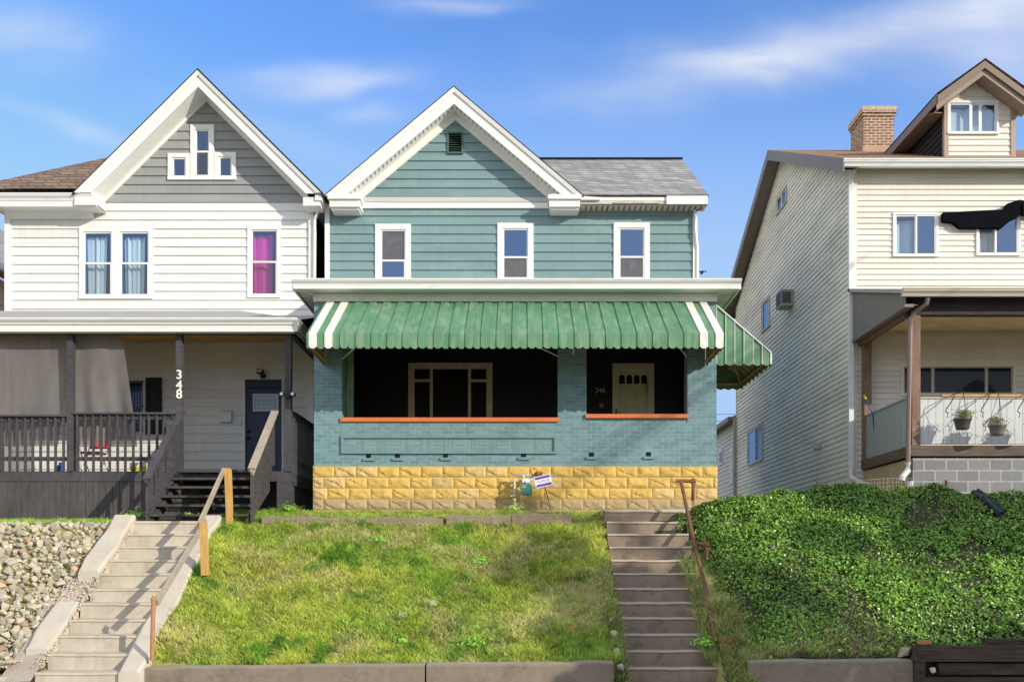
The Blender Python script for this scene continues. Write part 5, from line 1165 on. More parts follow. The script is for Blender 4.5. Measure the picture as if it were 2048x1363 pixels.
# ------------------------------------------------------------------ stairs
def stairs(name, x0, x1, D0, t, r, zlip0, k0, k1, mats, label, kx=.0, rough=.006):
    th = thing(name, label, 'stairs', ((x0+x1)/2, D0, 0))
    for k in range(k0, k1+1):
        zt = zlip0+k*r; y = D0+k*t; mb = MB(); n = 18; rg = random.Random(k*7+int(x0*10)); dz = rg.uniform(-.006, .006); xx0 = x0+rg.uniform(-.008, .008)
        xs_ = np.linspace(xx0, x1, n+1); prof = [(y-.0, zt-r-.03), (y+.004, zt-.05), (y-.012, zt-.03), (y-.006, zt-.004), (y+.03, zt), (y+t+.05, zt+.004)]
        for x in xs_:
            a = (vnoise(x*6, k*3.3, 4)-.5)*2*rough; b = (vnoise(x*17, k*5.1, 6)-.5)*rough
            for i, (yy, zz) in enumerate(prof): mb.v.append((x, yy+(b if i < 4 else 0), zz+(a+dz if i > 0 else 0)))
        m = len(prof)
        for i in range(n):
            for q in range(m-1): o = i*m+q; mb.f.append((o, o+1, o+m+1, o+m)); mb.m.append(1 if q in (2, 3) else 0)
        mb.v += [(xx0, y+t+.05, zt-r-.03), (x1, y+t+.05, zt-r-.03)]; e = len(mb.v)
        mb.f.append((*range(m), e-2)); mb.m.append(0); mb.f.append((*[n*m+q for q in reversed(range(m))], e-1)); mb.m.append(0)
        obj('step', mb, mats, th)
    return th
stR = stairs('concrete_stairs', ST_R[0], ST_R[1], 12.15, .259, .220, .913, -4, 11, [M['concrete_brown'], M['concrete_lip']], 'brown weathered concrete stairs with rusty pipe rail, right of the lawn')
stL = stairs('concrete_stairs', ST_L[0], ST_L[1], 11.6, .295, .220, .914, -4, 10, [M['concrete'], M['concrete']], 'pale concrete stairs beside the rock slope, leading to number 348')
def kerb_strip(x0, x1, y0, y1, lift, wob=.02, seed=1):
    mb = MB(); n = int((y1-y0)/.1); m = 6
    for i in range(n+1):
        y = y0+(y1-y0)*i/n; z = .914+(y-11.6)*.7458+lift
        w0 = (vnoise(y*3, seed)-.5)*wob*2; w1 = (vnoise(y*3.3, seed+9)-.5)*wob*2; b = (vnoise(y*2, seed+4)-.5)*wob
        for (x, dz) in ((x0+w0, -.5), (x0+w0, -.03), (x0+w0+.03, b), (x1+w1-.03, b), (x1+w1, -.03), (x1+w1, -.5)): mb.v.append((x, y, z+dz))
    for i in range(n):
        for k in range(m-1): o = i*m+k; mb.f.append((o, o+1, o+m+1, o+m)); mb.m.append(0)
    mb.f.append(tuple(range(m))); mb.m.append(0); mb.f.append(tuple(n*m+k for k in reversed(range(m)))); mb.m.append(0); return mb
obj('side_kerb', kerb_strip(-5.5, -5.20, 11.55, 14.62, .05, .03, 3), M['concrete_white'], stL)
obj('side_kerb', kerb_strip(-7.02, -6.65, 13.35, 14.62, .06, .04, 8), M['concrete_white'], stL)
obj('side_kerb', kerb_strip(-7.0, -6.68, 11.95, 12.78, .04, .04, 12), M['concrete_white'], stL)
mb = MB(); mb.box(-7.0, -5.06, 14.6, 15.2, 2.8, 3.12); mb.box(-6.6, -4.7, 15.2, 15.9, 2.6, 3.05); obj('landing', mb, M['concrete'], stL)
mb = MB(); mb.hexa([(ST_R[0], 15.0, 3.0), (3.9, 15.0, 3.0), (3.9, 16.0, 3.0), (ST_R[0], 16.0, 3.0), (ST_R[0], 15.02, 3.335), (3.9, 15.1, 3.37), (3.9, 15.99, 3.40), (ST_R[0], 15.99, 3.38)]); mb.box(3.66, 4.9, 16, 26, 3.2, 3.44); obj('walkway', mb, M['concrete'], kind='structure')
# edging slabs across the lawn top
segs = ((523, 757, 1031, 1036, 17), (758, 886, 1034, 1036, 9), (893, 1022, 1028, 1031, 14), (1024, 1143, 1025, 1027, 9))
for i, (a, b, ya, yb2, th_) in enumerate(segs):
    D = 14.92; mb = MB(); za, zb = PZ(ya, D), PZ(yb2, D); h = th_*D/F; xa, xb = PX(a, D), PX(b, D); n = 14
    for k in range(n+1):
        t = k/n; x = xa+(xb-xa)*t; z = za+(zb-za)*t+(vnoise(x*5, 3)-.5)*.03
        for (yy, zz) in ((D, z-.3), (D+.01*vnoise(x*9, 2), z-.02), (D+.03, z), (D+.22, z+.01), (D+.24, z-.2)): mb.v.append((x, yy, zz))
    for k in range(n):
        for q in range(4): o = k*5+q; mb.f.append((o, o+1, o+6, o+5)); mb.m.append(0)
    mb.f.append((0, 1, 2, 3, 4)); mb.f.append(tuple(n*5+q for q in (4, 3, 2, 1, 0))); mb.m += [0, 0]
    obj('edging_slab', mb, M['concrete_brown'], None, ['long leftmost concrete slab edging the lawn top, nearest the wooden steps', 'low concrete edging slab sunk in grass, second from the left', 'concrete edging slab third from the left, before the grass tuft', 'thin rightmost concrete edging slab below the yard sign'][i], 'edging slab', 'concrete slabs edging the top of the lawn')
# rails
rl = thing('pipe_handrail', 'rusty iron pipe handrail along the right side of the brown stairs', 'handrail', (2.85, 12.2, .9))
A, B, Cc, Dd = P(1362, 961, 15.0), P(1388, 1085, 14.05), P(1407, 1160, 13.3), P(1431, 1275, 12.3)
mb = MB(); mb.tube([(A[0]-.09, A[1], A[2]), (A[0]-.01, A[1], A[2]), A, B, Cc, Dd, (Dd[0]+.03, Dd[1]-.04, Dd[2]-.03)], .032, 10); obj('rail', mb, M['rust'], rl, smooth=True)
for (a, b, c) in (((A, P(1387, 961.5, 15.05), P(1386, 1000, 15.05))), ((B, P(1414, 1089, 13.95), P(1412, 1185, 13.85))), (((Dd[0]+.03, Dd[1]-.04, Dd[2]-.03), P(1461, 1281, 12.15), P(1457, 1335, 12.1)))):
    mb = MB(); b = Vector(b); a = Vector(a); c = Vector(c)
    mb.tube([a, b-(b-a).normalized()*.05, b+(c-b).normalized()*.05, c], .034, 10); mb.lathe((b.x, b.y, b.z-.04), [(.02, 0), (.044, .01), (.046, .07), (.02, .085)], 10); obj('post', mb, M['rust'], rl, smooth=True)
rl = thing('wooden_handrail', 'silvered wooden board handrail along the pale concrete stairs', 'handrail', (-5.05, 13, 1.2))
p1, p2, p3 = P(455, 940, 14.6), P(407, 1044, 13.3), P(310, 1205, 11.72)
for (px, y0, y1, D, lean) in ((456, 936, 1056, 14.6, .04), (406.5, 1042, 1150, 13.3, .04)):
    a, b = P(px, y0, D), P(px+4, y1, D); mb = MB(); w = .05
    mb.hexa([(b[0]-w, D-.045, b[2]), (b[0]+w, D-.045, b[2]), (b[0]+w, D+.045, b[2]), (b[0]-w, D+.045, b[2]), (a[0]-w, D-.045, a[2]), (a[0]+w, D-.045, a[2]), (a[0]+w, D+.045, a[2]-.02), (a[0]-w, D+.045, a[2]-.02)]); obj('post', mb, M['newwood'], rl)
mb = MB(); a, b = P(307, 1197, 11.7), P(304, 1320, 11.7); mb.tube([b, a], .03, 10); mb.lathe((a[0], a[1], a[2]-.03), [(.022, 0), (.034, .01), (.034, .04), (.015, .06), (.012, .08)], 10); mb.lathe((a[0]-.002, a[1], a[2]-.16), [(.031, 0), (.036, .005), (.036, .04), (.031, .045)], 10); obj('pipe_post', mb, M['rust_tan'], rl, 'rusty pipe post at the foot')
mb = MB(); mb.bar((p1[0]-.06, p1[1]-.02, p1[2]+.0), (p2[0]-.06, p2[1]-.02, p2[2]-.03), .035, .095); obj('rail', mb, M['greywood'], rl)
mb = MB(); mb.bar((p2[0]-.055, p2[1]+.25, p2[2]+.03), (p3[0]+.0, p3[1]+.06, p3[2]-.0), .035, .095); obj('rail', mb, M['greywood'], rl)

# gas meter
gm = thing('gas_meter', 'green gas meter on pipes against the yellow block wall', 'gas meter', (.1, 15.8, 3.4)); D = 15.76
mb = MB(); c = P(1053, 990, D)
prof = [(.02, 0), (.10, .0), (.118, .03), (.125, .12), (.115, .19), (.09, .22)]
def rr(z, w, d, n=20, p=4): return [(c[0]+w*math.copysign(abs(math.cos(2*math.pi*k/n))**(2/p), math.cos(2*math.pi*k/n)), D+d*math.copysign(abs(math.sin(2*math.pi*k/n))**(2/p), math.sin(2*math.pi*k/n)), c[2]+z) for k in range(n)]
rings = [rr(.0, .07, .05), rr(.01, .10, .07), rr(.07, .115, .08), rr(.16, .112, .08), rr(.215, .09, .065), rr(.225, .08, .06)]
for r_ in rings: mb.v += r_
for i in range(len(rings)-1):
    for k in range(20): mb.f.append((i*20+k, i*20+(k+1) % 20, (i+1)*20+(k+1) % 20, (i+1)*20+k)); mb.m.append(0)
mb.f.append(tuple(range(20))); mb.f.append(tuple(100+k for k in reversed(range(20)))); mb.m += [0, 0]
obj('body', mb, M['meter'], gm, smooth=True)
mb = MB(); mb.box(c[0]-.075, c[0]+.06, D-.08, D+.03, c[2]+.228, c[2]+.30); obj('index_box', mb, M['signwhite'], gm)
mb = MB(); mb.box(c[0]-.08, c[0]-.01, D-.088, D-.082, c[2]+.13, c[2]+.18); obj('plate', mb, M['signwhite'], gm)
mb = MB(); tz = PZ(949.5, D); mb.tube([P(1029, 1016, D), P(1029, 955, D), P(1031, 950.5, D), P(1040, 949.5, D), P(1062, 949.5, D), P(1078, 948, D+.1)], .020, 10)
for px in (1046, 1062): mb.tube([P(px, 949.5, D), P(px, 963, D)], .024, 10); mb.lathe((PX(px, D), D, PZ(955, D)), [(.02, 0), (.034, .005), (.034, .04), (.02, .045)], 8)
for (z, r_) in ((973, .03), (986, .034), (994, .036), (1002, .04)): mb.lathe((PX(1029, D), D, PZ(z, D)), [(.02, 0), (r_, .01), (r_, .05), (.02, .06)], 8)
mb.tube([P(1022, 991, D-.02), P(1030, 992, D-.04)], .012, 6)
obj('pipe', mb, M['chrome'], gm, smooth=True)
mb = MB(); mb.lathe((PX(1074, D), D-.04, PZ(948, D)), [(.03, 0), (.05, .01), (.05, .03), (.03, .05), (.015, .08)], 14, axis='y'); mb.tube([P(1070, 948, D), P(1083, 947, D)], .035, 10); obj('regulator', mb, M['rust'], gm)
# yard sign
ys = thing('yard_sign', 'tilted white and purple yard sign beside the gas meter', 'sign', P(1101, 1017, 15.45)); D = 15.45
mb = MB(); a, b = Vector(P(1102, 1022, D)), Vector(P(1083, 944, D)); mb.bar(a, b, .022, .012); obj('stake', mb, M['black'], ys)
cen = Vector(P(1086.5, 961.5, D)); ang = math.radians(13)
ux = Vector((math.cos(ang), 0, math.sin(ang))); uz = Vector((-math.sin(ang), 0, math.cos(ang)))
def srect(mb, u0, u1, v0, v1, d0, d1, mi=0, ch=0):
    pts = [(u0+ch, v0), (u1-ch, v0), (u1, v0+ch), (u1, v1-ch), (u1-ch, v1), (u0+ch, v1), (u0, v1-ch), (u0, v0+ch)] if ch else [(u0, v0), (u1, v0), (u1, v1), (u0, v1)]
    n = len(pts); f = [tuple(cen+ux*u+uz*v-Vector((0, d1, 0))) for u, v in pts]; g = [tuple(cen+ux*u+uz*v-Vector((0, d0, 0))) for u, v in pts]
    mb.add(f+g, [tuple(range(n)), tuple(reversed(range(n, 2*n)))]+[(i, (i+1) % n, (i+1) % n+n, i+n) for i in range(n)], mi)
mb = MB(); srect(mb, -.155, .155, -.105, .105, .012, .024, 0, .022); bd = obj('board', mb, M['signwhite'], ys)
mb = MB(); srect(mb, -.14, .14, .045, .092, .025, .027, 0, .008); srect(mb, -.14, .14, -.092, -.045, .025, .027, 0, .008); obj('purple_band', mb, M['purple'], bd)
mb = MB(); u = -.125
while u < .12:
    w = random.uniform(.006, .012)
    if random.random() > .14: srect(mb, u, u+w*.35, -.008, .022, .025, .027); srect(mb, u+w*.35, u+w, random.choice([-.008, .016, .004]), random.choice([.0, .022, .01])+.003, .025, .0268)
    u += w+.005
srect(mb, -.11, .10, -.024, -.019, .025, .027); obj('lettering', mb, M['ink'], bd)

# brick bits on the lawn
def on_lawn(px, py):
    lo, hi = 11.9, 16
    for _ in range(40):
        m = (lo+hi)/2
        if ground_z(PX(px, m), m) < PZ(py, m): lo = m
        else: hi = m
    # march from camera: the surface is hit where ray height equals ground
    return lo
for (px, py, s, mn, lab, fl) in ((843, 1243, .085, 'terracotta', 'broken red brick lying in the grass near the middle of the lawn', .5), (808, 1230, .11, 'stone_pale', 'tan flat stone in the grass left of the red brick', .25), (866, 1208, .12, 'stone_pale', 'long tan stone in the grass above the red brick', .22), (1143, 1258, .15, 'terracotta', 'large pinkish stone in the shaded grass near the brown stairs', .3), (1150, 1228, .08, 'terracotta', 'small reddish stone above the large pinkish one', .4), (1160, 1282, .03, 'signwhite', 'small white scrap at the foot of the shaded grass', .8), (758, 1255, .02, 'signwhite', 'tiny white scrap in the sunny grass', .8), (1141, 1312, .04, 'stone_pale', 'pale chip on the grass by the retaining wall', .6)):
    D = on_lawn(px, py); c = P(px, py, D); put_rock('brick_fragment' if mn == 'terracotta' else 'stone', (c[0], c[1], c[2]+s*.2), s, int(px), M[mn], fl, (.6, random.uniform(-.2, .2), random.uniform(0, .6)), label=lab, cat='brick' if mn == 'terracotta' else 'stone')
for i, (px, py, s) in enumerate(((1222, 1240, .11), (1231, 1268, .10), (1236, 1302, .09), (1243, 1334, .08), (1226, 1215, .06))):
    D = on_lawn(px-10, py); c = P(px-2, py, D-.1); put_rock('concrete_chunk', c, s, 40+i, M['stone_pale'], .8, label=['largest pale rubble chunk left of the brown stairs', 'grey rubble chunk below the largest beside the stairs', 'whitish rubble chunk third down beside the stairs', 'lowest small rubble chunk at the wall end', 'topmost little rubble chunk beside the stairs'][i], cat='rubble', group='rubble chunks beside the brown stairs')

# wire fence
wf = thing('wire_fence', 'low sagging wire mesh fence behind the ivy bank', 'fence', (6.5, 15.25, 3.4)); D = 15.25
mb = MB(); xs_ = np.arange(PX(1632, D), PX(1915, D), .055); tp = lambda x: PZ(961, D)+.05*math.sin(x*2.1)
for i, x in enumerate(xs_): mb.tube([(x, D, 3.3), (x+random.uniform(-.01, .01), D+random.uniform(-.02, .02), tp(x))], .0035, 4)
for k in range(6): mb.tube([(x, D+.005, tp(x)-k*.075) for x in xs_[::3]], .0035, 4)
obj('wire_mesh', mb, M['wiremesh'], wf)
for px in (1635, 1712, 1893): x = PX(px, D); mb = MB(); mb.bar((x, D+.02, 3.2), (x, D+.02, tp(x)+.03), .03, .03); obj('stake', mb, M['newwood'] if px == 1712 else M['rust'], wf)
# hose
mb = MB(); mb.tube([P(1946, 984, 15.1), P(1972, 1000, 14.85), P(2004, 1028, 14.35)], .055, 12); obj('drain_hose', mb, M['bluehose'], None, 'dark blue corrugated drain pipe lying on the ivy', 'pipe', smooth=True)
mb = MB(); mb.tube([P(1955, 979, 15.2), P(1988, 1000, 14.9), P(2008, 1022, 14.5)], .03, 10); obj('drain_hose', mb, M['bluehose'], None, 'thinner dark pipe behind the blue drain pipe on the ivy', 'pipe', smooth=True)
# bird
bc = Vector(P(1404, 545, 24)); mb = MB()
mb.tube([bc+Vector((-.02, .12, 0)), bc+Vector((0, .04, .0)), bc+Vector((0, -.05, .01)), bc+Vector((0, -.12, 0)), bc+Vector((0, -.15, -.01))], [.01, .035, .04, .022, .004], 8)
for s in (-1, 1): mb.add([bc+Vector((s*.02, -.04, .01)), bc+Vector((s*.09, -.03, .05)), bc+Vector((s*.17, .05, .03)), bc+Vector((s*.08, .05, .04)), bc+Vector((s*.02, .06, .01))], [(0, 1, 2, 3, 4)])
obj('bird', mb, M['black'], None, 'small dark bird flying right of the teal house', 'bird')
# wires in the gap, crossing behind
for i, (py, dy) in enumerate(((812, -3), (822, 4), (848, 3))):
    mb = MB(); D = 70; a, b = P(900, py+6, D), P(2000, py+dy, D); mid = ((a[0]+b[0])/2, D, (a[2]+b[2])/2-.5)
    pts = [Vector(a).lerp(Vector(b), t)-Vector((0, 0, 2.0*4*t*(1-t)*.3)) for t in np.linspace(0, 1, 15)]; mb.tube(pts, .02, 5); obj('power_line', mb, M['black'], None, ['uppermost thin power line in the gap between the houses', 'middle thin power line in the gap between the houses', 'lowest thin power line in the gap between the houses'][i], 'power line', 'power lines behind the houses')

# ================================================================== VEGETATION AND ROCKS
def blades(name, X, Y, Zf, hmin, hmax, wid, colfn, lean=.5, **kw):
    n = len(X); Z = Zf(X, Y); a = rng.uniform(0, 2*np.pi, n); h = rng.uniform(hmin, hmax, n)
    h *= .25+1.45*fbm(X*3.3, Y*4.3, 31, 3)
    wx, wy = np.cos(a)*wid*.5, np.sin(a)*wid*.5; lx = rng.normal(0, lean, n)*h; ly = rng.normal(-.12, lean, n)*h
    base = np.stack([X, Y, Z-.01], 1); dw = np.stack([wx, wy, wx*0], 1); mid = base+np.stack([lx*.35, ly*.35, h*.6], 1); tip = base+np.stack([lx, ly, h*.95], 1)
    V = np.stack([base-dw, base+dw, mid+dw*.8, mid-dw*.8, tip, tip], 1)  # quad + tri as two quads
    V = V[:, :5].reshape(-1, 3); o = (np.arange(n)*5)[:, None]
    quads = np.concatenate([o+0, o+1, o+2, o+3], 1); tris = np.concatenate([o+3, o+2, o+4], 1)
    # use triangles only: split the quad
    T = np.concatenate([np.concatenate([o, o+1, o+2], 1), np.concatenate([o, o+2, o+3], 1), tris], 0)
    c = colfn(X, Y, n); k = rng.uniform(.5, 1.45, n)[:, None]*(.50+1.0*fbm(X*9, Y*12, 77, 3))[:, None]; c = np.clip(c*k, 0, 1)  # random tone, plus clump shading multiplied into the blade colours
    cols = np.repeat(c, 5, axis=0); shade = np.tile(np.array([.45, .45, 1.0, 1.0, 1.3]), n)[:, None]  # roots darkened and tips brightened in colour to suggest self-shading
    return bulk(name, V, 3, T.ravel(), M['blade'], np.clip(cols*shade, 0, 1), **kw)
GREEN = np.array([.35, .56, .10]); YG = np.array([.78, .80, .19]); DRY = np.array([.86, .73, .38]); DKG = np.array([.16, .36, .04])
def lawncol(X, Y, n):
    g = fbm(X*.9+3, Y*1.1, 11); d = fbm(X*1.6, Y*2.2+7, 23); dry = np.clip((d-.52)*5+np.clip((Y-13.4)*.20, 0, .45)*(X > -4), 0, 1)*.62
    base = GREEN*(1-g[:, None])+YG*g[:, None]
    cl = fbm(X*3.1, Y*3.1, 41)[:, None]; base = np.where(cl > .66, DKG*.4+GREEN*.6, base)
    isdry = (rng.random(n) < dry)[:, None]; return np.where(isdry, DRY*(.8+.4*rng.random((n, 1))), base)
def scatter(n, x0, x1, y0, y1, keep=None):
    X = rng.uniform(x0, x1, n); Y = rng.uniform(y0, y1, n)
    if keep is not None: m = keep(X, Y); X, Y = X[m], Y[m]
    return X, Y
def keep_lawn(X, Y):
    d = fbm(X*2.1+9, Y*2.1, 57); bare = ((X-.75)**2/.5+(Y-12.95)**2/.35 < 1)
    return (rng.random(len(X)) < np.clip((d-.22)*3.2, .25, 1)) & ~(bare & (rng.random(len(X)) < .8))
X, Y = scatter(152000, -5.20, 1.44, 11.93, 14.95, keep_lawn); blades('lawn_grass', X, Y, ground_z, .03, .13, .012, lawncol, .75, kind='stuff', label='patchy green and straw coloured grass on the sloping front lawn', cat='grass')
X, Y = scatter(1500, -5.0, 1.4, 11.95, 14.9); blades('lawn_tufts', X, Y, ground_z, .10, .2, .008, lawncol, .5, kind='stuff', label='taller tufts standing in the front lawn', cat='grass')
X, Y = scatter(16000, -1.2, 1.42, 11.95, 13.3, lambda x, y: fbm(x*1.3, y*1.3, 63)*.8+.45*np.exp(-((x-1.0)/.7)**2-((y-12.1)/.5)**2)+rng.normal(0, .05, len(x)) > .66); blades('long_grass', X, Y, ground_z, .10, .22, .008, lambda x, y, n: np.tile(GREEN*.8+YG*.25, (n, 1)), .35, kind='stuff', label='long green grass at the lower right corner of the lawn', cat='grass')
X, Y = scatter(30000, -4.75, 1.44, 15.13, 15.95, lambda x, y: rng.random(len(x)) < np.where(x > 0, .35, .9)); blades('top_grass', X, Y, ground_z, .03, .10, .009, lambda x, y, n: np.where((rng.random(n) < .2)[:, None], DRY, GREEN*.8+YG*.35*rng.random((n, 1))), .6, kind='stuff', label='grass strip along the yellow foundation', cat='grass')
X, Y = scatter(24000, -9.9, -6.9, 14.8, 15.97); blades('porch_grass', X, Y, ground_z, .05, .15, .010, lambda x, y, n: np.tile(GREEN+YG*.15, (n, 1)), .6, kind='stuff', label='green grass strip below the dark porch skirt', cat='grass')
X, Y = scatter(5000, -5.3, -4.2, 15.0, 15.9); blades('corner_grass', X, Y, ground_z, .05, .14, .012, lambda x, y, n: np.tile(GREEN*.9+YG*.1, (n, 1)), .6, kind='stuff', label='bright weeds at the foot of the wooden steps', cat='grass')
SLY = [11.2, 11.75, 12.1, 12.8, 14.2]; SLZ = [0, .77, 1.14, 1.72, 2.72]
X, Y = scatter(5200, 2.83, 3.22, 11.45, 12.9); blades('gap_grass', X, Y, lambda x, y: np.interp(y, SLY, SLZ), .05, .2, .008, lambda x, y, n: np.where((rng.random(n) < .55)[:, None], DRY*.75, GREEN*.8), .8, kind='stuff', label='dry and green grass in the gap right of the brown stairs', cat='grass')
X, Y = scatter(1500, 1.27, 1.45, 11.45, 12.9); blades('rubble_grass', X, Y, lambda x, y: np.interp(y, SLY, SLZ), .04, .14, .008, lambda x, y, n: np.where((rng.random(n) < .4)[:, None], DRY*.7, GREEN*.8), .7, kind='stuff', label='grass between the rubble left of the brown stairs', cat='grass')
# leafy weed clumps
def leaf_cloud(name, Cn, Nn, size, cols, asp=.75, **kw):
    n = len(Cn); u = np.cross(Nn, rng.normal(size=(n, 3))); u /= np.linalg.norm(u, axis=1, keepdims=True)+1e-9; w = np.cross(Nn, u); s = size[:, None]
    tip = Cn+u*s; lft = Cn+w*s*asp-u*s*.15; rgt = Cn-w*s*asp-u*s*.15; back = Cn-u*s*.75; fold = Nn*s*.22
    V = np.stack([tip+0*fold, lft+fold, back, rgt+fold], 1).reshape(-1, 3); o = (np.arange(n)*4)[:, None]
    T = np.concatenate([np.concatenate([o, o+1, o+2], 1), np.concatenate([o, o+2, o+3], 1)], 0)
    return bulk(name, V, 3, T.ravel(), M['leaf'], np.repeat(np.clip(cols, 0, 1), 4, axis=0), **kw)
def weed(px, py, r, n, label, D=None):
    D = D or on_lawn(px, py); c = np.array(P(px, py, D)); q = rng.normal(0, 1, (n, 3))*np.array([r*.55, r*.4, r*.3]); q[:, 2] = np.abs(q[:, 2])+.02
    Nn = q/np.linalg.norm(q, axis=1, keepdims=True)+np.array([0, -.5, .8]); Nn /= np.linalg.norm(Nn, axis=1, keepdims=True)
    leaf_cloud('weed', c+q, Nn, rng.uniform(.018, .04, n), (DKG*1.1+GREEN*.3)*rng.uniform(.6, 1.5, (n, 1)), .5, label=label, cat='weed', group='broad-leaved weeds')
weed(957, 1128, .16, 160, 'dark rosette weed near the middle of the lawn'); weed(800, 1286, .1, 90, 'small dark weed near the bottom of the lawn'); weed(755, 1085, .18, 160, 'bright green clump in the upper lawn'); weed(945, 1290, .2, 160, 'weed clump low in the lawn below the stones')
weed(268, 1033, .2, 160, 'leafy weed at the foot of the dark porch skirt', 15.6); weed(574, 1020, .13, 120, 'leafy weed in the dark gap by the wooden steps', 15.6); weed(1027, 1020, .13, 90, 'grass tuft between the edging slabs', 14.9); weed(405, 1015, .07, 50, 'small weed growing through the wooden steps', 15.0); weed(1410, 1290, .17, 150, 'weed spilling over the lower right stairs', 12.3); weed(375, 1033, .1, 70, 'weed under the lowest wooden tread', 14.9)
# ivy
def ivy_z(x, y):
    x = np.asarray(x, float); y = np.asarray(y, float)
    b = np.interp(y, [11.95, 12.1, 12.7, 14.9, 15.15, 15.6, 16], [1.0, 1.10, 1.72, 3.55, 3.59, 3.46, 3.3])
    b = b+(fbm(x*1.1, y*1.1, 71)-.5)*.38*np.clip((y-12)/.8, 0, 1)+(fbm(x*4, y*4, 73)-.5)*.22
    b = b+.10*np.exp(-((x-5.65)/.7)**2)*np.clip((y-14)/.8, 0, 1)-.10*np.exp(-((x-4.1)/.8)**2)*np.clip((y-14.2)/.8, 0, 1)
    edge = 3.05-.36*np.clip((y-13.7)/1.2, 0, 1)+(fbm(y*2.5, x*0+1, 79)-.5)*.35*np.clip((y-13.2)/.6, .1, 1)
    f = np.clip((x-edge)/np.interp(y, [12, 14.2, 15], [.8, 1.1, .9]), 0, 1); f = f**.8; g = ground_z(np.maximum(x, 2.86), y)-.12; g = np.where(x < 2.87, np.where(y > 14.7, ground_z(np.maximum(x, 2.86), y)+.02, g-1.2), g+.02)
    return g*(1-f)+np.maximum(b, g)*f
xs_ = np.linspace(2.3, 16, 190); yv = np.linspace(11.98, 15.75, 60)
V, Lp = grid(xs_, yv, ivy_z); bulk('ivy_bank_soil', V, 4, Lp, M['ivysoil'], smooth=True, kind='structure')
n = 175000; X = np.concatenate([rng.uniform(2.4, 9.6, int(n*.93)), rng.uniform(9.6, 15, int(n*.07))]); Y = rng.uniform(12.02, 15.6, len(X))
edge = 3.05-.36*np.clip((Y-13.7)/1.2, 0, 1)+(fbm(Y*2.5, X*0+1, 79)-.5)*.35
dens = fbm(X*1.6, Y*2.2, 91); low = np.clip((12.5-Y)/.4, 0, 1)*(X < 5.5)
kp = (X > edge-.02) & (rng.random(len(X)) < np.clip((dens-.25)*4.5, .16, 1)) & (rng.random(len(X)) > low*np.clip(1.0-(X-4.2)*.2, .3, .95)) & ~(((X-7.2)**2/.5+(Y-14.5)**2/.06 < 1) & (rng.random(len(X)) < .6))
X, Y = X[kp], Y[kp]; e = .03; Z = ivy_z(X, Y); gxn = (ivy_z(X+e, Y)-Z)/e; gyn = (ivy_z(X, Y+e)-Z)/e
Nn = np.stack([-gxn, -gyn, np.ones_like(Z)], 1); Nn /= np.linalg.norm(Nn, axis=1, keepdims=True); lift = rng.uniform(0, .10, len(X))**1.0
Cn = np.stack([X, Y, Z], 1)+Nn*lift[:, None]; Nj = Nn+rng.normal(0, .55, Nn.shape)+np.array([0, -.15, .25]); Nj /= np.linalg.norm(Nj, axis=1, keepdims=True)
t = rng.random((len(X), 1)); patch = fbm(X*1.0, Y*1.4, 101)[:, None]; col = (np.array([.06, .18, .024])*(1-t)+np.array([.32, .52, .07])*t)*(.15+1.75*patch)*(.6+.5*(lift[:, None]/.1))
col = np.where(rng.random((len(X), 1)) < .03, np.array([.3, .24, .08]), col)
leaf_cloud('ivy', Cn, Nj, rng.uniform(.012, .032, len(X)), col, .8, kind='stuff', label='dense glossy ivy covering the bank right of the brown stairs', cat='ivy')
X, Y = scatter(9000, 2.9, 5.5, 12.02, 12.6, lambda x, y: rng.random(len(x)) < np.clip(1.15-(x-3)*.35, .15, 1)*np.clip((12.65-y)*2.2, 0, 1)); blades('dry_grass', X, Y, lambda x, y: ivy_z(x, y), .06, .2, .007, lambda x, y, n: np.where((rng.random(n) < .7)[:, None], DRY*.9, GREEN), .9, kind='stuff', label='dry straw grass at the foot of the ivy bank', cat='grass')
X, Y = scatter(2500, 2.62, 2.95, 12.2, 14.0); blades('stair_edge_grass', X, Y, lambda x, y: .95+(y-12.15)*.8, .06, .22, .007, lambda x, y, n: np.where((rng.random(n) < .4)[:, None], DRY, GREEN), .7, kind='stuff', label='grass along the ivy side of the brown stairs', cat='grass')
X, Y = scatter(3500, 7.0, 9.9, 11.95, 12.25); blades('wall_top_grass', X, Y, lambda x, y: ivy_z(x, y), .03, .1, .008, lambda x, y, n: np.where((rng.random(n) < .5)[:, None], DRY*.6, GREEN*.6), .7, kind='stuff', label='sparse grass behind the timber wall', cat='grass')
mb = MB()
for i in range(70):
    cx, cy = (random.uniform(6.5, 7.9), random.uniform(14.2, 14.8)) if i < 25 else ((random.uniform(4.0, 5.6), random.uniform(12.1, 12.5)) if i < 45 else (random.uniform(3.2, 9.4), random.uniform(12.3, 15)))
    a = random.uniform(-1, 1); Ln = random.uniform(.15, .5); pts = []
    for k in range(5): x = cx+math.cos(a)*Ln*(k/4-.5)+random.uniform(-.02, .02); y = cy+math.sin(a)*Ln*(k/4-.5); pts.append((x, y, float(ivy_z(x, y))+.08+.05*math.sin(k*1.3+i)))
    mb.tube(pts, .005, 4)
obj('dry_vines', mb, M['twig'], None, 'bare dry vine stems showing through the ivy', 'vines', kind='stuff')

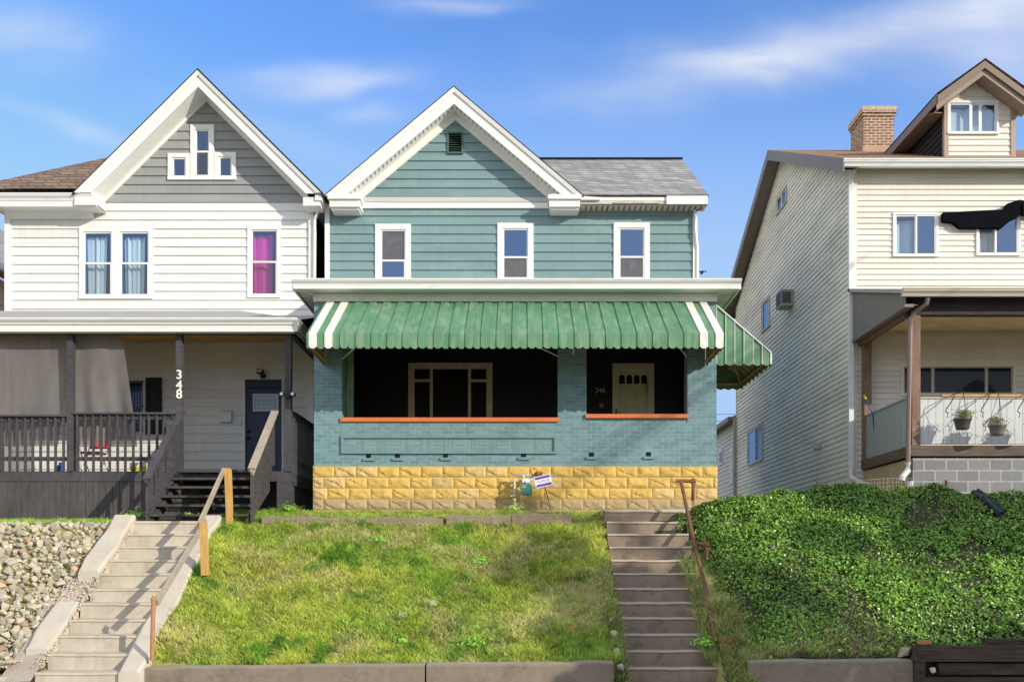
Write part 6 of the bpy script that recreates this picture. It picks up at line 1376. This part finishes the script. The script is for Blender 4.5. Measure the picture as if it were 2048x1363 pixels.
# riprap
def gcol(): 
    b = random.uniform(.28, .56); r = random.random()
    if r < .06: return (b*1.15, b*.78, b*.5)
    return (b*1.04, b*.93, b*random.uniform(.64, .76))
def slope_left(x, y): return float(np.interp(y, [11.9, 14.6, 15.05], [.98, 3.0, 3.12]))
cand = []
tries = 0; cell = {}
while tries < 60000 and len(cand) < 1300:
    tries += 1; y = random.uniform(11.7, 14.8); x = random.uniform(-10.6, -6.98)
    if x > (-7.12 if y > 13.4 or y < 12.7 else -7.22): continue
    s = random.choice([.045, .06, .07, .085, .10, .115]); k = (int(x/.15), int(y/.15)); ok = True
    for i in (-1, 0, 1):
        for j in (-1, 0, 1):
            for (a, b, c) in cell.get((k[0]+i, k[1]+j), ()):
                if (a-x)**2+((b-y)*1.25)**2 < ((c+s)*.47)**2: ok = False
    if ok: cell.setdefault(k, []).append((x, y, s)); cand.append((x, y, s))
def vis(c): px = VX+c[0]*F/c[1]; return px > -25
cand.sort(key=lambda c: (0 if vis(c) else 1, -c[2]/c[1]))
def paint(me, c):
    a = me.color_attributes.new('Col', 'FLOAT_COLOR', 'POINT'); nv = len(me.vertices)
    a.data.foreach_set('color', np.tile(np.array([*c, 1.0], np.float32), nv))
rest = cand[290:]; print('rocks', len(cand), sum(vis(c) for c in cand))
for i, (x, y, s) in enumerate(cand[:290]):
    c = (x, y, slope_left(x, y)+s*.35); o = put_rock('riprap_rock', c, s, i+100, M['rock'], random.uniform(.5, .85), (random.uniform(-.5, 1.2), random.uniform(-.5, .5), random.uniform(0, 6.28)), label='angular grey limestone rock in the rubble slope left of the pale stairs', cat='rock', group='limestone rocks covering the slope left of the pale stairs')
    paint(o.data, gcol())
V = []; T = []; Cc = []
def addrock(x, y, z, s, seed, col, fl):
    me = rockmesh((0, 0, 0), s, seed, fl); o = len(V); R = __import__('mathutils').Euler((random.uniform(-.5, 1.2), random.uniform(-.5, .5), random.uniform(0, 6.28))).to_matrix()
    for v in me.vertices: V.append(tuple(R @ v.co+Vector((x, y, z)))); Cc.append(col)
    for p in me.polygons:
        vs = list(p.vertices)
        for k in range(1, len(vs)-1): T.extend((o+vs[0], o+vs[k], o+vs[k+1]))
    bpy.data.meshes.remove(me)
for i, (x, y, s) in enumerate(rest): addrock(x, y, slope_left(x, y)+s*.35, s, 900+i, gcol(), .7)
for i in range(900):  # fill under
    x, y = random.uniform(-10.5, -7.0), random.uniform(11.7, 14.85); s = random.uniform(.03, .08); b = gcol(); addrock(x, y, slope_left(x, y)-.02, s, i, tuple(q*.9 for q in b), .7)
bulk('riprap_rubble', np.array(V), 3, np.array(T), M['rock'], np.array(Cc), kind='stuff', label='smaller rubble filling between the limestone rocks', cat='rubble')
V = []; T = []; Cc = []
for i in range(2600):
    r = random.random()
    if r < .35: x, y = random.uniform(-7.25, -6.68), random.uniform(12.75, 13.4)
    elif r < .8: x, y = random.uniform(-7.5, -6.95)+.0, random.uniform(11.6, 13.2)
    else: x, y = random.uniform(-6.75, -6.6), random.uniform(11.7, 14.4)
    if r >= .8: z = .914+(y-11.6)*.7458-.03
    else: z = slope_left(x, y)+.06*(x > -7.1)
    b = random.uniform(.4, .62); addrock(x, y, z, random.uniform(.01, .026), i+5000, (b, b*.85, b*.7), .8)
bulk('gravel', np.array(V), 3, np.array(T), M['rock'], np.array(Cc), kind='stuff', label='pale gravel along the left kerb of the pale stairs', cat='gravel')
mb = MB(); mb.quad((-7.12, 11.5, .78), (-6.66, 11.5, .80), (-6.66, 14.5, 2.95), (-7.12, 14.5, 2.90)); obj('gravel_bed', mb, M['gravelbed'], kind='structure')

# ------------------------------------------------------------------ trees and pole across the street (out of frame; they shade the bank)
S = SUN/abs(SUN.y)
def tree(label, blobs, t, leaf=.2, seedn=1, trunk_xy=None):
    pts = []; nr = []
    cs = []
    for (x, y, z, r, dens) in blobs:
        c = np.array([x+S.x*t, y+S.y*t, z+S.z*t]); cs.append(c); n = int(dens*r*r*2200)
        q = rng.normal(size=(n, 3)); q /= np.linalg.norm(q, axis=1, keepdims=True); q *= r*rng.random((n, 1))**.45; pts.append(c+q); nr.append(q+rng.normal(0, .6, q.shape)*r)
    cs = np.array(cs); pts = np.concatenate(pts); nr = np.concatenate(nr); nr /= np.linalg.norm(nr, axis=1, keepdims=True)
    base = np.array([cs[:, 0].mean(), 7.95, -.02]); root = thing('street_tree', label, 'tree', tuple(base))
    mb = MB(); top = np.array([base[0], base[1], cs[:, 2].mean()-1]); mb.tube([tuple(base), tuple(base*.6+top*.4+np.array([.1, .1, 0])), tuple(top)], [.16, .12, .08], 10)
    for c in cs: mb.tube([tuple(base*.45+top*.55), tuple((top+c)/2), tuple(c)], [.06, .04, .02], 7)
    obj('trunk', mb, M['bark'], root)
    o = leaf_cloud('crown', pts, nr, rng.uniform(leaf*.5, leaf, len(pts)), np.tile([.08, .15, .03], (len(pts), 1))*rng.uniform(.6, 1.3, (len(pts), 1)), .7); o.data.materials[0] = M['treeleaf']; o.parent = root; o.location = ORG[o]-ORG[root]
tree('leafy street tree nearest the brown stairs, out of frame', [(.5, 13.9, 2.4, .5, 1.6), (1.0, 13.6, 2.2, .5, 1.8), (.15, 13.6, 2.2, .4, 1.4), (.75, 14.3, 2.8, .3, 1.3), (1.2, 12.9, 1.7, .4, 1.5), (.75, 12.45, 1.35, .35, 1.5), (1.1, 12.1, 1.1, .5, 1.8), (2.0, 13.3, 1.9, .7, 2.0), (1.7, 12.6, 1.3, .75, 2.0), (2.5, 12.5, 1.2, .7, 2.0), (1.9, 11.9, .7, .7, 2.0), (.9, 11.75, .6, .4, 1.5)], 6.0)
tree('street tree in front of the ivy bank, out of frame', [(8.2, 14.6, 3.3, .9, 1.4), (7.3, 14.2, 3.0, .75, 1.3), (8.9, 13.9, 2.7, .7, 1.0), (5.7, 14.9, 3.5, .6, 1.1), (10, 14, 3, 1.4, 1.3), (6.5, 14.0, 2.8, .4, 1.0)], 7.0)
tree('low street tree beside the retaining wall, out of frame', [(3.6, 12.5, 1.5, .6, 1.6), (4.5, 12.2, 1.3, .5, 1.4), (5.4, 11.8, .9, .5, 1.5), (6.4, 11.7, .8, .6, 1.5), (7.6, 11.7, .9, .8, 1.6), (3.6, 11.8, .6, .45, 1.4), (9, 11.7, .8, .9, 1.6), (5.0, 13.9, 2.8, .4, 1.0)], 5.5)
up = thing('utility_pole', 'utility pole with cables across the street', 'utility pole', (24, -2, 0))
mb = MB(); mb.tube([(24, -2, -.1), (24, -2, 14.5)], [.16, .11], 12); obj('pole', mb, M['bark'], up)
mb = MB(); mb.bar((23.2, -2, 13.4), (24.8, -2, 13.4), .1, .12); mb.bar((23.2, -2, 12.4), (24.8, -2, 12.4), .1, .1); obj('crossarm', mb, M['bark'], up)
for k, (wz, wx, th_) in enumerate(((4.75, 1.7, .022), (4.6, 2.1, .016), (5.05, 2.5, .026), (5.35, 3.0, .016), (4.4, 3.2, .014), (6.9, 2.8, .013))):
    # a cable whose shadow crosses the brick front: passes 13 m up-sun of a point on the wall
    c = Vector((wx, 16, wz))+Vector((S.x, S.y, S.z))*13; d = Vector((-.25, 1, .14))
    mb = MB(); mb.tube([c-d*7, c+d*6.5], th_, 6); obj('cable', mb, M['black'], up)

# ================================================================== WORLD, SUN, CAMERA
w = bpy.data.worlds.new('World'); bpy.context.scene.world = w; w.use_nodes = True; nt = w.node_tree
bg = nt.nodes['Background']; bg.inputs['Strength'].default_value = .15
sky = N(nt, 'ShaderNodeTexSky', sky_type='NISHITA', sun_disc=False)
el = math.asin(SUN.z); sky.sun_elevation = el; sky.sun_rotation = math.atan2(SUN.x, SUN.y)
sky.altitude = 300; sky.air_density = 1.0; sky.dust_density = .3; sky.ozone_density = 2.5
tc = N(nt, 'ShaderNodeTexCoord'); sep = N(nt, 'ShaderNodeSeparateXYZ'); L(nt, tc.outputs['Generated'], sep.inputs[0])
def mth(op, a, b=None, c=None, clamp=False):
    n = N(nt, 'ShaderNodeMath', operation=op, use_clamp=clamp)
    for i, v in enumerate((a, b, c)):
        if v is None: continue
        if hasattr(v, 'links'): L(nt, v, n.inputs[i])
        else: n.inputs[i].default_value = v
    return n.outputs[0]
yy = mth('MAXIMUM', sep.outputs[1], .15); U = mth('DIVIDE', sep.outputs[0], yy); W = mth('DIVIDE', sep.outputs[2], yy)
cv = N(nt, 'ShaderNodeCombineXYZ'); L(nt, U, cv.inputs[0]); L(nt, W, cv.inputs[1])
mp = N(nt, 'ShaderNodeMapping'); mp.inputs['Rotation'].default_value = (0, 0, .25); mp.inputs['Scale'].default_value = (2.2, 7, 1); L(nt, cv.outputs[0], mp.inputs[0])
nz = N(nt, 'ShaderNodeTexNoise'); nz.inputs['Scale'].default_value = 1.6; nz.inputs['Detail'].default_value = 6; nz.inputs['Roughness'].default_value = .5; nz.inputs['Distortion'].default_value = .6; L(nt, mp.outputs[0], nz.inputs['Vector'])
mp2 = N(nt, 'ShaderNodeMapping'); mp2.inputs['Scale'].default_value = (3, 5, 1); L(nt, cv.outputs[0], mp2.inputs[0])
nw = N(nt, 'ShaderNodeTexNoise'); nw.inputs['Scale'].default_value = 1.5; nw.inputs['Detail'].default_value = 3; L(nt, mp2.outputs[0], nw.inputs['Vector'])
dist = mth('MULTIPLY_ADD', nw.outputs['Fac'], .16, -.08)
tot = None
for (px, py, sx, sy, rot, amp) in ((645, 158, 130, 32, .05, .75), (750, 236, 65, 22, -.05, .55), (1720, 70, 420, 62, .16, .62), (1480, 130, 150, 34, -.12, .60), (2030, 130, 130, 55, 0, .6), (930, 12, 120, 18, 0, .45), (30, 70, 150, 60, 0, .45), (100, 235, 170, 18, -.35, .4), (560, 275, 200, 35, -.3, .16), (2040, 20, 140, 60, .0, .45), (1300, 180, 260, 30, .1, .12)):
    u0, w0 = (px-VX)/F, (VY-py)/F; c, s = math.cos(rot), math.sin(rot)
    du = mth('ADD', mth('SUBTRACT', U, u0), dist); dv = mth('MULTIPLY_ADD', dist, -.6, mth('SUBTRACT', W, w0))
    a = mth('ADD', mth('MULTIPLY', du, c), mth('MULTIPLY', dv, s)); b = mth('SUBTRACT', mth('MULTIPLY', dv, c), mth('MULTIPLY', du, s))
    q = mth('ADD', mth('POWER', mth('ABSOLUTE', mth('MULTIPLY', a, F/sx)), 2.0), mth('POWER', mth('ABSOLUTE', mth('MULTIPLY', b, F/sy)), 2.0))
    g = mth('MULTIPLY', mth('EXPONENT', mth('MULTIPLY', q, -.8)), amp); tot = g if tot is None else mth('ADD', tot, g)
wisp = mth('MULTIPLY_ADD', nz.outputs['Fac'], 2.0, -.35, clamp=True)
cl = mth('MULTIPLY', tot, wisp, clamp=True); cl = mth('MINIMUM', mth('MULTIPLY', cl, 1.0), .85)
hsv = N(nt, 'ShaderNodeHueSaturation'); hsv.inputs['Saturation'].default_value = 1.25; hsv.inputs['Value'].default_value = 1.55; L(nt, sky.outputs[0], hsv.inputs['Color'])
def sstep(v, a, b):
    n = N(nt, 'ShaderNodeMapRange', interpolation_type='SMOOTHSTEP', clamp=True); L(nt, v, n.inputs['Value']); n.inputs['From Min'].default_value = a; n.inputs['From Max'].default_value = b; return n.outputs[0]
tint = mixc(nt, 1.0, hsv.outputs[0], (1.75, 1.25, 1.34, 1), 'MULTIPLY')
hz_ = mth('MULTIPLY', sstep(W, .64, .26), sstep(sep.outputs[1], .2, .5)); tint = mixc(nt, mth('MULTIPLY', hz_, 1.0), tint, (2.75, 4.1, 6.3, 1)); tint = mixc(nt, 1.0, tint, (3.2, 4.2, 6.4, 1), 'DARKEN')
# bright clouds added overhead, at left and behind the camera, unseen, to lift shade
nb_ = N(nt, 'ShaderNodeTexNoise'); nb_.inputs['Scale'].default_value = 2.2; nb_.inputs['Detail'].default_value = 5; L(nt, tc.outputs['Generated'], nb_.inputs['Vector'])
deck = mth('MAXIMUM', sstep(sep.outputs[1], .12, -.35), mth('MAXIMUM', mth('MULTIPLY', sstep(sep.outputs[2], .70, .92), .8), sstep(sep.outputs[0], -.60, -.82)))
deck = mth('MULTIPLY', deck, mth('MULTIPLY', sstep(nb_.outputs['Fac'], .26, .52), .85))
mx = N(nt, 'ShaderNodeMix', data_type='RGBA'); L(nt, cl, mx.inputs['Factor']); L(nt, tint, mx.inputs['A']); mx.inputs['B'].default_value = (5.6, 5.9, 6.4, 1)
mx2 = N(nt, 'ShaderNodeMix', data_type='RGBA'); L(nt, deck, mx2.inputs['Factor']); L(nt, mx.outputs['Result'], mx2.inputs['A']); mx2.inputs['B'].default_value = (5.9, 6.3, 7.1, 1)
west_fill = sstep(sep.outputs[0], -.58, -.80)  # extra-bright western sky added out of view, fills the shaded side wall
mx3 = N(nt, 'ShaderNodeMix', data_type='RGBA'); L(nt, west_fill, mx3.inputs['Factor']); L(nt, mx2.outputs['Result'], mx3.inputs['A']); mx3.inputs['B'].default_value = (10.5, 10.0, 9.2, 1)
L(nt, mx3.outputs['Result'], bg.inputs['Color'])
ld = bpy.data.lights.new('Sun', 'SUN'); ld.energy = 4.5; ld.angle = math.radians(.5); ld.color = (1, .925, .76)
lo = bpy.data.objects.new('Sun', ld); C.objects.link(lo); lo.rotation_euler = SUN.to_track_quat('Z', 'Y').to_euler(); lo.location = (20, -10, 20)
cd = bpy.data.cameras.new('Camera'); co = bpy.data.objects.new('Camera', cd); C.objects.link(co); bpy.context.scene.camera = co
cd.sensor_width = 36; cd.lens = F/2048*36; cd.clip_end = 2000; cd.clip_start = .1
co.location = (0, 0, CZ); co.rotation_euler = (math.radians(90), 0, 0)
cd.shift_x = (1024-VX)/2048; cd.shift_y = (VY-681.5)/2048
sc = bpy.context.scene; sc.view_settings.view_transform = 'Standard'; sc.view_settings.look = 'None'; sc.view_settings.exposure = 0; sc.view_settings.gamma = 1
sc.cycles.max_bounces = 8; sc.cycles.transparent_max_bounces = 12
